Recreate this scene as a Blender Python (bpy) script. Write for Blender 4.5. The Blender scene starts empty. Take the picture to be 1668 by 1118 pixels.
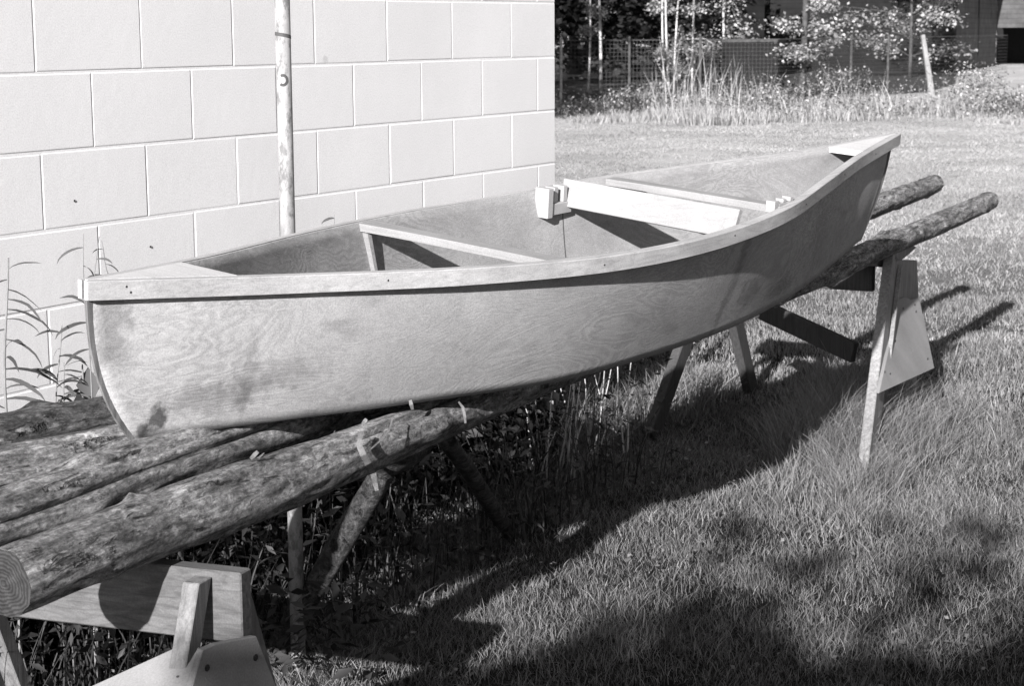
import bpy, bmesh, math, random
import numpy as np
from mathutils import Vector, Matrix
random.seed(7); RNG = np.random.default_rng(11)
scene = bpy.context.scene
COL = scene.collection
rad = math.radians

# ------------------------------------------------------------------ camera
CAMP = np.array([-6.2328, -3.4659, 1.65]); YAW, PIT, ROL, FPX = .52220752, -.16583231, -.00633846, 3050.0
f_ = np.array([math.cos(PIT)*math.cos(YAW), math.cos(PIT)*math.sin(YAW), math.sin(PIT)])
r0 = np.cross(f_, [0, 0, 1]); r0 /= np.linalg.norm(r0); u0 = np.cross(r0, f_)
R_ = r0*math.cos(ROL)+u0*math.sin(ROL); U_ = -r0*math.sin(ROL)+u0*math.cos(ROL)
def ray(x, y): return f_+R_*(x-834)/FPX-U_*(y-559)/FPX
def at(x, y, z=0.0):
    d = ray(x, y); return CAMP+d*(z-CAMP[2])/d[2]
def aty(x, y, Y):
    d = ray(x, y); return CAMP+d*(Y-CAMP[1])/d[1]
def atd(x, y, D): return CAMP+D*ray(x, y)
cam = bpy.data.cameras.new('camera'); co = bpy.data.objects.new('camera', cam); COL.objects.link(co)
co.matrix_world = Matrix(((R_[0], U_[0], -f_[0], CAMP[0]), (R_[1], U_[1], -f_[1], CAMP[1]), (R_[2], U_[2], -f_[2], CAMP[2]), (0, 0, 0, 1)))
cam.sensor_width = 36; cam.lens = 36*FPX/1668; cam.clip_start = .05; cam.clip_end = 2000
cam.dof.use_dof = True; cam.dof.focus_distance = 4.7; cam.dof.aperture_fstop = 14.0
scene.camera = co

# ------------------------------------------------------------------ light
SAZ, SEL = 12.0, 21.0
d = Vector((math.cos(rad(SEL))*math.cos(rad(SAZ)), math.cos(rad(SEL))*math.sin(rad(SAZ)), -math.sin(rad(SEL))))
sl = bpy.data.lights.new('sun', 'SUN'); sl.energy = 5.0; sl.angle = rad(.55); sl.color = (1, .975, .98)
so = bpy.data.objects.new('sun', sl); COL.objects.link(so); so.rotation_euler = d.to_track_quat('-Z', 'Y').to_euler()
so.location = (-20, -6, 12)
w = bpy.data.worlds.new('World'); scene.world = w; w.use_nodes = True
nt = w.node_tree; nt.nodes.clear()
sky = nt.nodes.new('ShaderNodeTexSky'); sky.sky_type = 'NISHITA'; sky.sun_disc = False
sky.sun_elevation = rad(SEL); sky.sun_rotation = math.atan2(-d.x, -d.y)
bw = nt.nodes.new('ShaderNodeRGBToBW'); bg = nt.nodes.new('ShaderNodeBackground'); out = nt.nodes.new('ShaderNodeOutputWorld')
mc = nt.nodes.new('ShaderNodeMix'); mc.data_type = 'RGBA'; mc.blend_type = 'MULTIPLY'; mc.inputs[0].default_value = 1
nt.links.new(sky.outputs[0], bw.inputs[0]); nt.links.new(bw.outputs[0], mc.inputs[6]); mc.inputs[7].default_value = (1, .975, .985, 1)
nt.links.new(mc.outputs[2], bg.inputs[0]); bg.inputs[1].default_value = .05; nt.links.new(bg.outputs[0], out.inputs[0])
scene.view_settings.view_transform = 'Standard'; scene.view_settings.look = 'None'
scene.view_settings.exposure = 1.3; scene.view_settings.gamma = 1
scene.cycles.max_bounces = 5; scene.cycles.diffuse_bounces = 3; scene.cycles.transparent_max_bounces = 8

# ------------------------------------------------------------------ materials
class NT:
    def __init__(s, name, rough=.85, spec=.2):
        s.m = bpy.data.materials.new(name); s.m.use_nodes = True; s.t = s.m.node_tree
        s.b = s.t.nodes['Principled BSDF']; s.b.inputs['Roughness'].default_value = rough
        s.b.inputs['Specular IOR Level'].default_value = spec
        s.tc = s.t.nodes.new('ShaderNodeTexCoord')
    def n(s, typ, ins={}, **at_):
        k = s.t.nodes.new('ShaderNode'+typ)
        for a, v in at_.items(): setattr(k, a, v)
        for i, v in ins.items(): s.put(k.inputs[i], v)
        return k
    def put(s, inp, v):
        if isinstance(v, bpy.types.NodeSocket): s.t.links.new(v, inp)
        else: inp.default_value = v
    def co(s, scale=(1, 1, 1), rot=(0, 0, 0), loc=(0, 0, 0)):
        return s.n('Mapping', {0: s.tc.outputs['Object'], 'Scale': scale, 'Rotation': rot, 'Location': loc}).outputs[0]
    def noise(s, scale, det=3, vec=None, rough=.55, dist=0):
        return s.n('TexNoise', {'Vector': vec or s.tc.outputs['Object'], 'Scale': scale, 'Detail': det, 'Roughness': rough, 'Distortion': dist}).outputs[0]
    def math(s, op, a, b=0.0, c=0.0, clamp=False): 
        return s.n('Math', {0: a, 1: b, 2: c}, operation=op, use_clamp=clamp).outputs[0]
    def ramp(s, v, a, b, lo=0.0, hi=1.0):
        return s.n('MapRange', {0: v, 1: a, 2: b, 3: lo, 4: hi}).outputs[0]
    def done(s, val, bump=None, bstr=.3, bdist=.01):
        c = s.n('CombineColor', {0: val, 1: val, 2: val}); s.t.links.new(c.outputs[0], s.b.inputs['Base Color'])
        if bump is not None:
            k = s.n('Bump', {'Strength': bstr, 'Distance': bdist, 'Height': bump}); s.t.links.new(k.outputs[0], s.b.inputs['Normal'])
        return s.m

def m_plain(name, v, rough=.85, var=.25, scale=8, grain=.1):
    k = NT(name, rough); a = k.noise(scale, 4); g = k.noise(260, 1)
    x = k.math('ADD', k.ramp(a, .3, .7, v*(1-var), v*(1+var)), k.ramp(g, .3, .7, -v*grain, v*grain))
    return k.done(x, g, .15, .002)

def m_wall():
    k = NT('painted_block', .7, .2)
    big = k.noise(1.3, 4); g = k.noise(230, 2, rough=.7); mid = k.noise(26, 4)
    x = k.ramp(big, .3, .7, .76, .86)
    x = k.math('ADD', x, k.ramp(g, .3, .7, -.09, .09))
    spot = k.ramp(k.noise(5.5, 2), .74, .77, 0, 1); x = k.math('MULTIPLY', x, k.ramp(spot, 0, 1, 1, .8))
    h = k.math('ADD', k.math('MULTIPLY', g, .35), mid)
    return k.done(x, h, .16, .003)

def m_ply(name, base, stain=.5, gr=1.0):
    k = NT(name, .75, .25)
    st = k.co((1, 1, 2.6)); n1 = k.noise(2.3, 4, st, .55, .7)
    lines = k.math('SINE', k.math('MULTIPLY', n1, 130))
    mask = k.ramp(k.noise(1.6, 2), .42, .62, .15, 1)
    fine = k.noise(10, 5, k.co((3.5, 26, 26)), .75)
    g = k.noise(300, 1)
    blot = k.noise(2.8, 5, None, .6, .3)
    x = k.ramp(blot, .30, .70, base*(1-.30*stain), base*(1+.22*stain)); bl2 = k.noise(11, 5, k.co((1, 1, 1.5)), .7, .5); x = k.math('MULTIPLY', x, k.ramp(bl2, .3, .7, 1-.12*stain, 1+.12*stain))
    x = k.math('MULTIPLY', x, k.ramp(k.math('MULTIPLY', lines, mask), -1, 1, 1-.075*gr, 1+.05*gr))
    x = k.math('MULTIPLY', x, k.ramp(fine, .25, .75, .90, 1.08))
    x = k.math('MULTIPLY', x, k.ramp(g, .3, .7, .84, 1.16))
    # dirty blotches
    db = k.ramp(k.noise(4.5, 5, k.co((1, 1, 2.2), loc=(3, 0, 1)), .65), .58, .68, 0, 1)
    x = k.math('MULTIPLY', x, k.ramp(db, 0, 1, 1, 1-.38*stain))
    return k, x, k.math('ADD', fine, k.math('MULTIPLY', lines, .15))

def spot(k, x, p, r, strength, sq=(1, 1, 1)):
    v = k.n('VectorMath', {0: k.tc.outputs['Object'], 1: p}, operation='SUBTRACT').outputs[0]
    v = k.n('VectorMath', {0: v, 1: sq}, operation='MULTIPLY').outputs[0]
    l = k.n('VectorMath', {0: v}, operation='LENGTH').outputs['Value']
    l = k.math('ADD', l, k.ramp(k.noise(38, 4), .3, .7, -r*.45, r*.45))
    return k.math('MULTIPLY', x, k.ramp(l, r*.45, r*1.1, 1-strength, 1))

def m_board(name, base, var=.14, grain=.16, scale=1.0, rough=.75, axis='X', knots=True):
    k = NT(name, rough, .25)
    sc = {'X': (1.2, 26, 26), 'Y': (26, 1.2, 26), 'Z': (26, 26, 1.2)}[axis]
    a = k.noise(3.2*scale, 4, k.co(sc), .6, .5); b = k.noise(3.5, 3); g = k.noise(300, 1)
    sc2 = {'X': (.5, 6, 6), 'Y': (6, .5, 6), 'Z': (6, 6, .5)}[axis]
    ring = k.math('SINE', k.math('MULTIPLY', k.noise(2.2, 2, k.co(sc2)), 70))
    x = k.ramp(a, .3, .7, base*(1-grain), base*(1+grain*.7))
    x = k.math('MULTIPLY', x, k.ramp(b, .3, .7, 1-var, 1+var))
    x = k.math('MULTIPLY', x, k.ramp(ring, .5, 1, 1.02, 1-grain*.45))
    x = k.math('MULTIPLY', x, k.ramp(g, .3, .7, .88, 1.12)); dt = k.ramp(k.noise(7, 5, None, .7, .5), .60, .70, 0, 1); x = k.math('MULTIPLY', x, k.ramp(dt, 0, 1, 1, .78))
    return k.done(x, a, .3, .003)

def m_log(name, base, bark=.0, seed=0.0):
    k = NT(name, .85, .2)
    st = k.noise(7, 8, k.co((1.0, 7, 7), loc=(seed, 0, 0)), .76, .7)
    b = k.noise(5, 5, k.co((1, 2.4, 2.4), loc=(seed, 3, 0)), .65, .6)
    f = k.noise(60, 5, k.co((.8, 1.3, 1.3)), .78)
    x = k.ramp(st, .36, .64, base*.42, base*1.75)
    x = k.math('MULTIPLY', x, k.ramp(b, .36, .62, .5, 1.18))
    x = k.math('MULTIPLY', x, k.ramp(f, .36, .62, .42, 1.5)); gg = k.noise(190, 3, k.co((.7, 1, 1)), .8); x = k.math('MULTIPLY', x, k.ramp(gg, .34, .66, .75, 1.25)); br = k.ramp(k.noise(6.5, 6, k.co((.45, 2, 2), loc=(seed, 17, 2)), .75, .9), .54, .60, 0, 1); x = k.math('MULTIPLY', x, k.ramp(br, 0, 1, 1, .66))
    pt = k.ramp(k.noise(15, 5, k.co((.45, 1.8, 1.8), loc=(seed, 7, 2)), .75, .8), .58, .64, 0, 1)
    x = k.math('MULTIPLY', x, k.ramp(pt, 0, 1, 1, .38))
    lt = k.ramp(k.noise(17, 6, k.co((.7, 1.5, 1.5), loc=(seed, 1, 9)), .7, .6), .60, .64, 0, 1)
    x = k.math('ADD', x, k.math('MULTIPLY', lt, base*.8))
    if bark > 0:
        bk = k.ramp(k.noise(28, 5, k.co((.6, 1.4, 1.4)), .75, .4), .50, .62, 0, 1)
        x = k.math('ADD', k.math('MULTIPLY', x, k.ramp(bk, 0, 1, .30, .55)), k.math('MULTIPLY', k.ramp(k.noise(22, 4, k.co((.35, 1, 1)), .6), .62, .68, 0, 1), .28))
    h = k.math('ADD', k.math('ADD', st, k.math('MULTIPLY', f, .5)), k.math('MULTIPLY', pt, -1.2))
    return k.done(x, h, 1.0, .02)

def m_leaf(name, base, var=.35, trans=.25, attr=True, rough=.6):
    k = NT(name, rough, .3)
    a = k.n('Attribute', attribute_name='tone').outputs['Fac']
    x = k.math('MULTIPLY', a, base)
    k.done(x)
    if trans:
        tr = k.n('BsdfTranslucent', {0: (base, base, base, 1)}); 
        c = k.n('CombineColor', {0: x, 1: x, 2: x}); k.t.links.new(c.outputs[0], tr.inputs[0])
        mx = k.n('MixShader', {0: trans, 1: k.b.outputs[0], 2: tr.outputs[0]})
        k.t.links.new(mx.outputs[0], k.t.nodes['Material Output'].inputs[0])
    return k.m

M = {}
M['wall'] = m_wall()
k, x, h = m_ply('hull_plywood', .335, .62, 1.9)
x = spot(k, x, (-1.625, 0, -.243), .034, .75, (1.1, 0, 1)); x = spot(k, x, (-1.655, 0, -.262), .018, .6, (1.3, 0, 1))
x = spot(k, x, (-1.50, 0, -.215), .075, .28, (.45, 0, 1.6)); x = spot(k, x, (-1.36, 0, -.19), .06, .25, (.4, 0, 1.5))
x = spot(k, x, (-1.745, 0, -.02), .06, .3, (1, 0, .6)); x = spot(k, x, (.26, 0, -.16), .03, .30, (1, 0, .14)); x = spot(k, x, (.42, 0, -.24), .07, .3, (.8, 0, 1.3))
x = spot(k, x, (1.1, 0, -.1), .16, .2, (.5, 0, .7)); x = spot(k, x, (.70, 0, -.27), .06, .25, (.5, 0, 1.6))
x = spot(k, x, (-1.415, 0, -.17), .018, .16, (1, 0, .12))
M['hull'] = k.done(x, h, .22, .003)
k, x, h = m_ply('hull_inside', .27, .6, 2.0)
M['inside'] = k.done(x, h, .25, .003)
M['rail'] = m_board('rail_wood', .34, .16, .16)
M['deck'] = m_board('deck_wood', .46, .08, .08, axis='Y')
M['thwart'] = m_board('thwart_wood', .22, .12, .12, axis='Y')
M['white'] = m_plain('white_scrap', .30, .7, .05, 20, .05)
M['seat'] = m_board('seat_board', .25, .10, .10, axis='Y')
M['ply_edge'] = m_board('ply_edge', .13, .2, .45, axis='Z')
M['oldwood'] = m_board('grey_lumber', .15, .2, .35, axis='Z')
M['oldwoodY'] = m_board('grey_lumber_y', .095, .16, .36, axis='Y')
M['oldwoodZ'] = m_board('grey_lumber_z', .22, .2, .32, axis='Z')
M['paleZ'] = m_board('pale_lumber_z', .3, .12, .14, axis='Z')
M['palep'] = m_plain('pale_plywood', .22, .8, .16, 5, .10)
M['shadewood'] = m_board('shaded_lumber', .045, .2, .3, axis='Z')  # lumber darkened to paint in the shade on the far sawhorse
M['log'] = m_log('peeled_log', .22, 0, 0)
M['log2'] = m_log('peeled_log_b', .24, 0, 5)
M['log3'] = m_log('peeled_log_c', .22, 0, 9)
M['bark'] = m_log('bark_log', .22, 1, 13)
M['polewood'] = m_log('pole_wood', .06, 0, 17)
def m_end():
    k = NT('log_end', .9, .1)
    sep = k.n('SeparateXYZ', {0: k.tc.outputs['Object']})
    r = k.math('SQRT', k.math('ADD', k.math('MULTIPLY', sep.outputs[1], sep.outputs[1]), k.math('MULTIPLY', sep.outputs[2], sep.outputs[2])))
    r = k.math('ADD', r, k.ramp(k.noise(18, 4), .3, .7, -.006, .006))
    ring = k.math('SINE', k.math('MULTIPLY', r, 900))
    x = k.ramp(ring, -1, 1, .022, .045); x = k.math('MULTIPLY', x, k.ramp(k.noise(60, 5), .3, .7, .6, 1.3))
    return k.done(x, k.noise(60, 4), .5, .004)
M['end'] = m_end()
M['gusset'] = m_plain('grey_plywood', .20, .8, .2, 6, .12)
M['board_white'] = m_plain('weathered_white_board', .78, .8, .12, 9, .12)
M['metal'] = m_plain('bolt_metal', .035, .45, .3, 30)
def m_pipe():
    k = NT('pipe_metal', .55, .4)
    a = k.noise(7, 5, k.co((1, 1, .45)), .7, .6); b = k.noise(34, 4, k.co((1, 1, .5)), .7)
    x = k.ramp(a, .40, .64, .33, .17); x = k.math('MULTIPLY', x, k.ramp(b, .50, .62, 1, .45)); x = k.math('MULTIPLY', x, k.ramp(k.noise(300, 1), .3, .7, .92, 1.08))
    return k.done(x, b, .3, .003)
M['pipe'] = m_pipe()
M['peel'] = m_plain('bark_peel', .12, .8, .4, 30, .2)
M['mark'] = m_plain('dark_paint', .06, .6, .3)
M['grass'] = m_leaf('dry_grass', .19, trans=.35)
M['lawn'] = m_leaf('lawn_grass', .24, trans=.3)
M['weed'] = m_leaf('weed_leaf', .06, trans=.3)
M['weedpale'] = m_leaf('goldenrod', .40, trans=.3)
M['maple'] = m_leaf('maple_leaf', .34, trans=.3)
M['dkleaf'] = m_leaf('shade_leaf', .018, trans=.15)
M['stem'] = m_plain('dry_stem', .34, .9, .3, 20)
M['greenstem'] = m_plain('green_stem', .16, .8, .3, 20)
M['trunk'] = m_plain('tree_bark', .06, .9, .4, 9, .3)
M['birch'] = m_plain('pale_bark', .42, .8, .45, 5, .3)
M['wire'] = m_plain('fence_wire', .05, .5, .1)
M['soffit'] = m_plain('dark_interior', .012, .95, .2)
M['roofing'] = m_plain('roofing', .05, .9, .3)
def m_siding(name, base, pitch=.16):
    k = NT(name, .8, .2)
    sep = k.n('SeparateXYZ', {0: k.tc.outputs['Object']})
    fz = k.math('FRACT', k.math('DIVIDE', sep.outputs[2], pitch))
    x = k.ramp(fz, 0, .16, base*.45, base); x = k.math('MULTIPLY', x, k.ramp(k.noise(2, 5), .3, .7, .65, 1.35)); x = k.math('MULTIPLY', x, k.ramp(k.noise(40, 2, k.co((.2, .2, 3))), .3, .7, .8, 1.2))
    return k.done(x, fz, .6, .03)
M['siding_dark_shaded'] = m_siding('dark_shaded_siding', .011, .2)  # dark paint with tree shade worked into the tone
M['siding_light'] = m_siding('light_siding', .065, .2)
def m_ground():
    k = NT('ground_turf', .95, .05)
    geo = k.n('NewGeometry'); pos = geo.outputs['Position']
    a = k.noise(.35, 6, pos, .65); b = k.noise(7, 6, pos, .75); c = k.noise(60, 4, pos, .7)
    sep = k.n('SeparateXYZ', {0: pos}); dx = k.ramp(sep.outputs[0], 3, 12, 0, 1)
    near = k.ramp(b, .3, .7, .015, .05); far = k.ramp(b, .3, .7, .42, .60)  # near turf darkened to deepen the canoe and foreground shade
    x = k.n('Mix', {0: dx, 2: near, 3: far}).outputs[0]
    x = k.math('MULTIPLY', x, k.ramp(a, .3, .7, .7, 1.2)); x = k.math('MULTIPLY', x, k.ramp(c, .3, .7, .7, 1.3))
    return k.done(x, k.math('ADD', b, c), .9, .05)
M['ground'] = m_ground()
def m_path():
    k = NT('gravel_path', .95, .05); b = k.noise(3, 6, None, .7)
    return k.done(k.ramp(b, .3, .7, .28, .5), b, .4, .03)
M['path'] = m_path()

# ------------------------------------------------------------------ helpers
def tag(o, label=None, cat=None, group=None, kind=None):
    if label: o['label'] = label
    if cat: o['category'] = cat
    if group: o['group'] = group
    if kind: o['kind'] = kind
    return o
def empty(name, loc=(0, 0, 0), **k):
    o = bpy.data.objects.new(name, None); COL.objects.link(o); o.location = loc; o.empty_display_size = .1
    return tag(o, **k)
def link(name, me, mat, parent=None, smooth=False, inv=None):
    if mat: me.materials.append(mat)
    if smooth: me.polygons.foreach_set('use_smooth', [True]*len(me.polygons))
    o = bpy.data.objects.new(name, me); COL.objects.link(o)
    if parent: o.parent = parent
    return o
def mesh_np(name, V, F, tone=None):
    """V (n,3) verts, F list of arrays (m,k) faces"""
    me = bpy.data.meshes.new(name); V = np.asarray(V, dtype=np.float32)
    me.vertices.add(len(V)); me.vertices.foreach_set('co', V.ravel())
    loops = np.concatenate([f.ravel() for f in F]).astype(np.int32)
    sizes = np.concatenate([np.full(len(f), f.shape[1]) for f in F]).astype(np.int32)
    me.loops.add(len(loops)); me.loops.foreach_set('vertex_index', loops)
    me.polygons.add(len(sizes)); me.polygons.foreach_set('loop_start', np.concatenate([[0], np.cumsum(sizes)[:-1]]).astype(np.int32))
    me.polygons.foreach_set('loop_total', sizes)
    me.update(calc_edges=True)
    if tone is not None:
        a = me.attributes.new('tone', 'FLOAT', 'POINT'); a.data.foreach_set('value', np.asarray(tone, dtype=np.float32))
    return me
class MB:
    def __init__(s): s.v = []; s.f = []
    def add(s, vs, fs):
        o = len(s.v); s.v += [tuple(map(float, p)) for p in vs]; s.f += [tuple(i+o for i in f) for f in fs]
    def hexa(s, p):  # 8 points: bottom 4 ccw, top 4 ccw
        s.add(p, [(3, 2, 1, 0), (4, 5, 6, 7), (0, 1, 5, 4), (1, 2, 6, 5), (2, 3, 7, 6), (3, 0, 4, 7)])
    def box(s, a, b):
        x0, y0, z0 = a; x1, y1, z1 = b
        s.hexa([(x0, y0, z0), (x1, y0, z0), (x1, y1, z0), (x0, y1, z0), (x0, y0, z1), (x1, y0, z1), (x1, y1, z1), (x0, y1, z1)])
    def bar(s, a, b, wdt, hgt, up=(0, 0, 1), w2=None):
        """bar from a to b, width along side vector, height along up-ish"""
        a = Vector(a); b = Vector(b); ax = (b-a).normalized(); sd = ax.cross(Vector(up)).normalized(); u = sd.cross(ax).normalized()
        w2 = w2 or wdt
        P = []
        for c, ww in ((a, wdt), (b, w2)):
            for su, sv in ((-1, -1), (1, -1), (1, 1), (-1, 1)): P.append(c+sd*su*ww/2+u*sv*hgt/2)
        s.add(P, [(3, 2, 1, 0), (4, 5, 6, 7), (0, 1, 5, 4), (1, 2, 6, 5), (2, 3, 7, 6), (3, 0, 4, 7)])
    def prism(s, pts, nrm):
        """polygon pts extruded by vector nrm"""
        n = len(pts); p = [Vector(q) for q in pts]; nrm = Vector(nrm)
        s.add(p+[q+nrm for q in p], [tuple(range(n))[::-1], tuple(range(n, 2*n))]+[(i, (i+1) % n, (i+1) % n+n, i+n) for i in range(n)])
    def tube(s, pts, rs, seg=10, cap=True):
        pts = [Vector(p) for p in pts]; n = len(pts)
        if not hasattr(rs, '__len__'): rs = [rs]*n
        ref = Vector((0, 0, 1)); V = []
        for i, p in enumerate(pts):
            t = (pts[min(i+1, n-1)]-pts[max(i-1, 0)]).normalized()
            if abs(t.dot(ref)) > .95: ref = Vector((1, 0, 0)) if abs(t.x) < .9 else Vector((0, 1, 0))
            e1 = t.cross(ref).normalized(); e2 = t.cross(e1)
            V += [p+(e1*math.cos(2*math.pi*j/seg)+e2*math.sin(2*math.pi*j/seg))*rs[i] for j in range(seg)]
        F = [(i*seg+j, i*seg+(j+1) % seg, (i+1)*seg+(j+1) % seg, (i+1)*seg+j) for i in range(n-1) for j in range(seg)]
        if cap: F += [tuple(range(seg))[::-1], tuple(range((n-1)*seg, n*seg))]
        s.add(V, F)
    def build(s, name, mat, parent=None, bevel=0, smooth=False, inv=None):
        me = bpy.data.meshes.new(name); 
        v = s.v
        if inv is not None: v = [tuple(inv @ Vector(p)) for p in v]
        me.from_pydata(v, [], s.f); me.update()
        bm = bmesh.new(); bm.from_mesh(me); bmesh.ops.recalc_face_normals(bm, faces=bm.faces)
        if bevel: bmesh.ops.bevel(bm, geom=bm.edges[:], offset=bevel, segments=1, affect='EDGES', profile=.5, clamp_overlap=True)
        bm.to_mesh(me); bm.free()
        return link(name, me, mat, parent, smooth)

# ------------------------------------------------------------------ ground
def hgt(x, y): return 0.0
gx = np.concatenate([np.linspace(-300, -12, 12), np.linspace(-10, 14, 97), np.linspace(16, 90, 38), np.linspace(110, 900, 12)])
gy = np.concatenate([np.linspace(-500, -12, 12), np.linspace(-10, 12, 89), np.linspace(14, 80, 34), np.linspace(100, 600, 10)])
GX, GY = np.meshgrid(gx, gy, indexing='ij')
GZ = .012*np.sin(GX*3.1+GY*1.7)*np.sin(GY*2.6-GX*.8)+.008*np.sin(GX*7.3)*np.sin(GY*6.1)
GZ -= .012
nx, ny = len(gx), len(gy); idx = np.arange(nx*ny).reshape(nx, ny)
F = np.stack([idx[:-1, :-1], idx[1:, :-1], idx[1:, 1:], idx[:-1, 1:]], -1).reshape(-1, 4)
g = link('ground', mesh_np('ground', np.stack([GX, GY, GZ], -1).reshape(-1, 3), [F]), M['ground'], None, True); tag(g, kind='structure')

# ------------------------------------------------------------------ block building
H = .2032; Z0 = 1.5541-.006; XE = .13
bld = empty('block_building', (XE, 0, 0), label='white painted concrete block building at the left behind the canoe', cat='building')
mb = MB(); X0 = -9.0
mb.box((X0, .0014, 0), (XE, 5.0, 3.17))
rows = range(-8, 8)
rr = random.Random(3)
for rw in rows:   # row between z_lo and z_lo+H
    zlo = Z0-(rw+1)*H+H; zhi = zlo+H
    zlo = Z0-rw*H-H; zhi = Z0-rw*H
    # rw=0 -> first course below line A, its joints at even multiples; course above (rw=-1) odd multiples
    odd = rw % 2
    xs = [XE]
    j = 0 if not odd else 1
    x = -j*H-.003
    while x > X0: xs.append(x+rr.uniform(-.006, .006)); x -= 2*H
    xs.append(X0)
    zl = zlo+(.0); zh = zhi
    if zh <= 0: continue
    zl = max(zl, 0.0)
    for a, b in zip(xs[1:], xs[:-1]):
        jw = .0018; g1 = [rr.uniform(-.0012, .0012) for _ in range(6)]
        a2 = a+(jw if a > X0 else 0)+g1[0]; b2 = b-(jw if b < XE else 0)+g1[1]; zl2 = zl+.0026+g1[2]; zh2 = zh-.0026+g1[3]
        if b2-a2 < .02: continue
        bv = .0032; o = rr.uniform(0, .0006); tl = rr.uniform(-.0004, .0004)
        nxs = max(2, int((b2-a2)/.05)); 
        be = bv if b < XE else 0
        ins = (a2+bv, b2-be, zl2+bv, zh2-bv)
        mb.add([(a2, .0014, zl2), (b2, .0014, zl2), (b2, .0014, zh2), (a2, .0014, zh2),
                (ins[0], 0+o, ins[2]), (ins[1], 0+o+tl, ins[2]), (ins[1], 0+o+tl, ins[3]), (ins[0], 0+o, ins[3])],
               [(4, 5, 6, 7), (0, 1, 5, 4), (1, 2, 6, 5), (2, 3, 7, 6), (3, 0, 4, 7)])
inv = bld.matrix_world.inverted(); inv = Matrix.Translation((-XE, 0, 0))
mb.build('wall', M['wall'], bld, inv=inv)
mb = MB(); mb.box((X0-.3, -.0+.02, 3.172), (XE+.25, 5.3, 3.32)); mb.build('roof', M['roofing'], bld, inv=inv)

# chips and holes in the paint are sub-details of the wall
for (px_, py_) in ((121, 327), (245, 402)):
    c = Vector(aty(px_, py_, -.0006)); mb = MB()
    mb.prism([(c.x+.004*math.cos(t*math.pi/3)*rr.uniform(.6, 1.2), c.y, c.z+.0035*math.sin(t*math.pi/3)) for t in range(6)], (0, -.001, 0)); mb.build('paint_chip', M['mark'], bld, inv=inv)


# ------------------------------------------------------------------ steel pipe in front of the wall
pt = aty(459.5, 0, -.65); pb = aty(468.7, 372, -.65); dr = (pt-pb)/(pt[2]-pb[2]); base = pb-dr*pb[2]; top = pb+dr*(2.5-pb[2])
pr = .0192
pip = empty('steel_pole', tuple(base), label='thin stained upright metal pole standing in front of the white block wall', cat='pole')
inv = Matrix.Translation(-Vector(base))
mb = MB(); mb.tube([base-dr*.0, base+dr*.8, base+dr*1.6, top], pr, 24); mb.build('pole_shaft', M['pipe'], pip, smooth=True, inv=inv)
def pole_pt(z, ang): # ang measured from direction to camera
    c = Vector(base+dr*z); v = Vector((CAMP[0]-c.x, CAMP[1]-c.y, 0)).normalized(); s_ = Vector((-v.y, v.x, 0))
    return c+(v*math.cos(ang)+s_*math.sin(ang))*(pr+.0006)
def zpx(y): return aty(462, y, -.65)[2]
mb = MB(); V = []
for i in range(15):
    t = i/14; a = -1.5+3.0*t; zc = zpx(54)-.010*(t)**1.5-.0
    V.append(pole_pt(zc+.0045, a)); V.append(pole_pt(zc-.0045, a))
mb.add(V, [(2*i, 2*i+2, 2*i+3, 2*i+1) for i in range(14)]); mb.build('painted_mark', M['mark'], pip, inv=inv); mb = MB()
V = []
for i in range(13):
    t = i/12; th = rad(120-250*t); c_a = -.15; zc = zpx(130)
    for r_ in (.0125, .0068): V.append(pole_pt(zc+math.sin(th)*r_*1.25, c_a+math.cos(th)*r_/pr*1.1))
mb.add(V, [(2*i, 2*i+2, 2*i+3, 2*i+1) for i in range(12)])
mb.build('painted_mark', M['mark'], pip, inv=inv)

# ------------------------------------------------------------------ canoe
L = 3.6
POSE = (-1.65185, -1.10805, -.41007+1.55409, -.138436, .034679, .211289*0+.0)
q_roll = None
KB = [.0155, .1390, .2768, .3656, .3769, .3368, .2233, .1010, .0140]
KZ = [.0780, .0458, .0217, .0052, .0005, .0148, .0331, .0521, .0797]
KBB = [0, .0797, .1530, .2136, .2274, .2130, .1605, .0828, 0]
KZB = [-.2806, -.3049, -.3280, -.3481, -.3504, -.3453, -.3310, -.3067, -.2733]
OV1, OV2, GH, CROLL = .1105, .1008, .0383, .09065
CROLL = CANROLL = .0907
kn = np.linspace(-1, 1, 9)
def sp(v, t):
    v = np.array(v); t = np.clip(np.atleast_1d(np.array(t, float)), -1, 1); h_ = .25; m = np.gradient(v, h_)
    i = np.clip(((t+1)/h_).astype(int), 0, 7); u = (t-kn[i])/h_
    return v[i]*(2*u**3-3*u**2+1)+h_*m[i]*(u**3-2*u**2+u)+v[i+1]*(-2*u**3+3*u**2)+h_*m[i+1]*(u**3-u**2)
CM = Matrix.Translation(POSE[:3]) @ Matrix.Rotation(POSE[3], 4, 'Z') @ Matrix.Rotation(-POSE[4], 4, 'Y') @ Matrix.Rotation(CROLL, 4, 'X')
canoe = empty('canoe', label='unfinished homemade plywood canoe resting on logs beside the white wall', cat='canoe'); canoe.matrix_world = CM
OVR = OV2
def sheer(s, side, inset=0.0, dz=0.0):
    b = max(float(sp(KB, s)[0])-inset, .0); return Vector((s*L/2, side*b, float(sp(KZ, s)[0])+dz))
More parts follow.
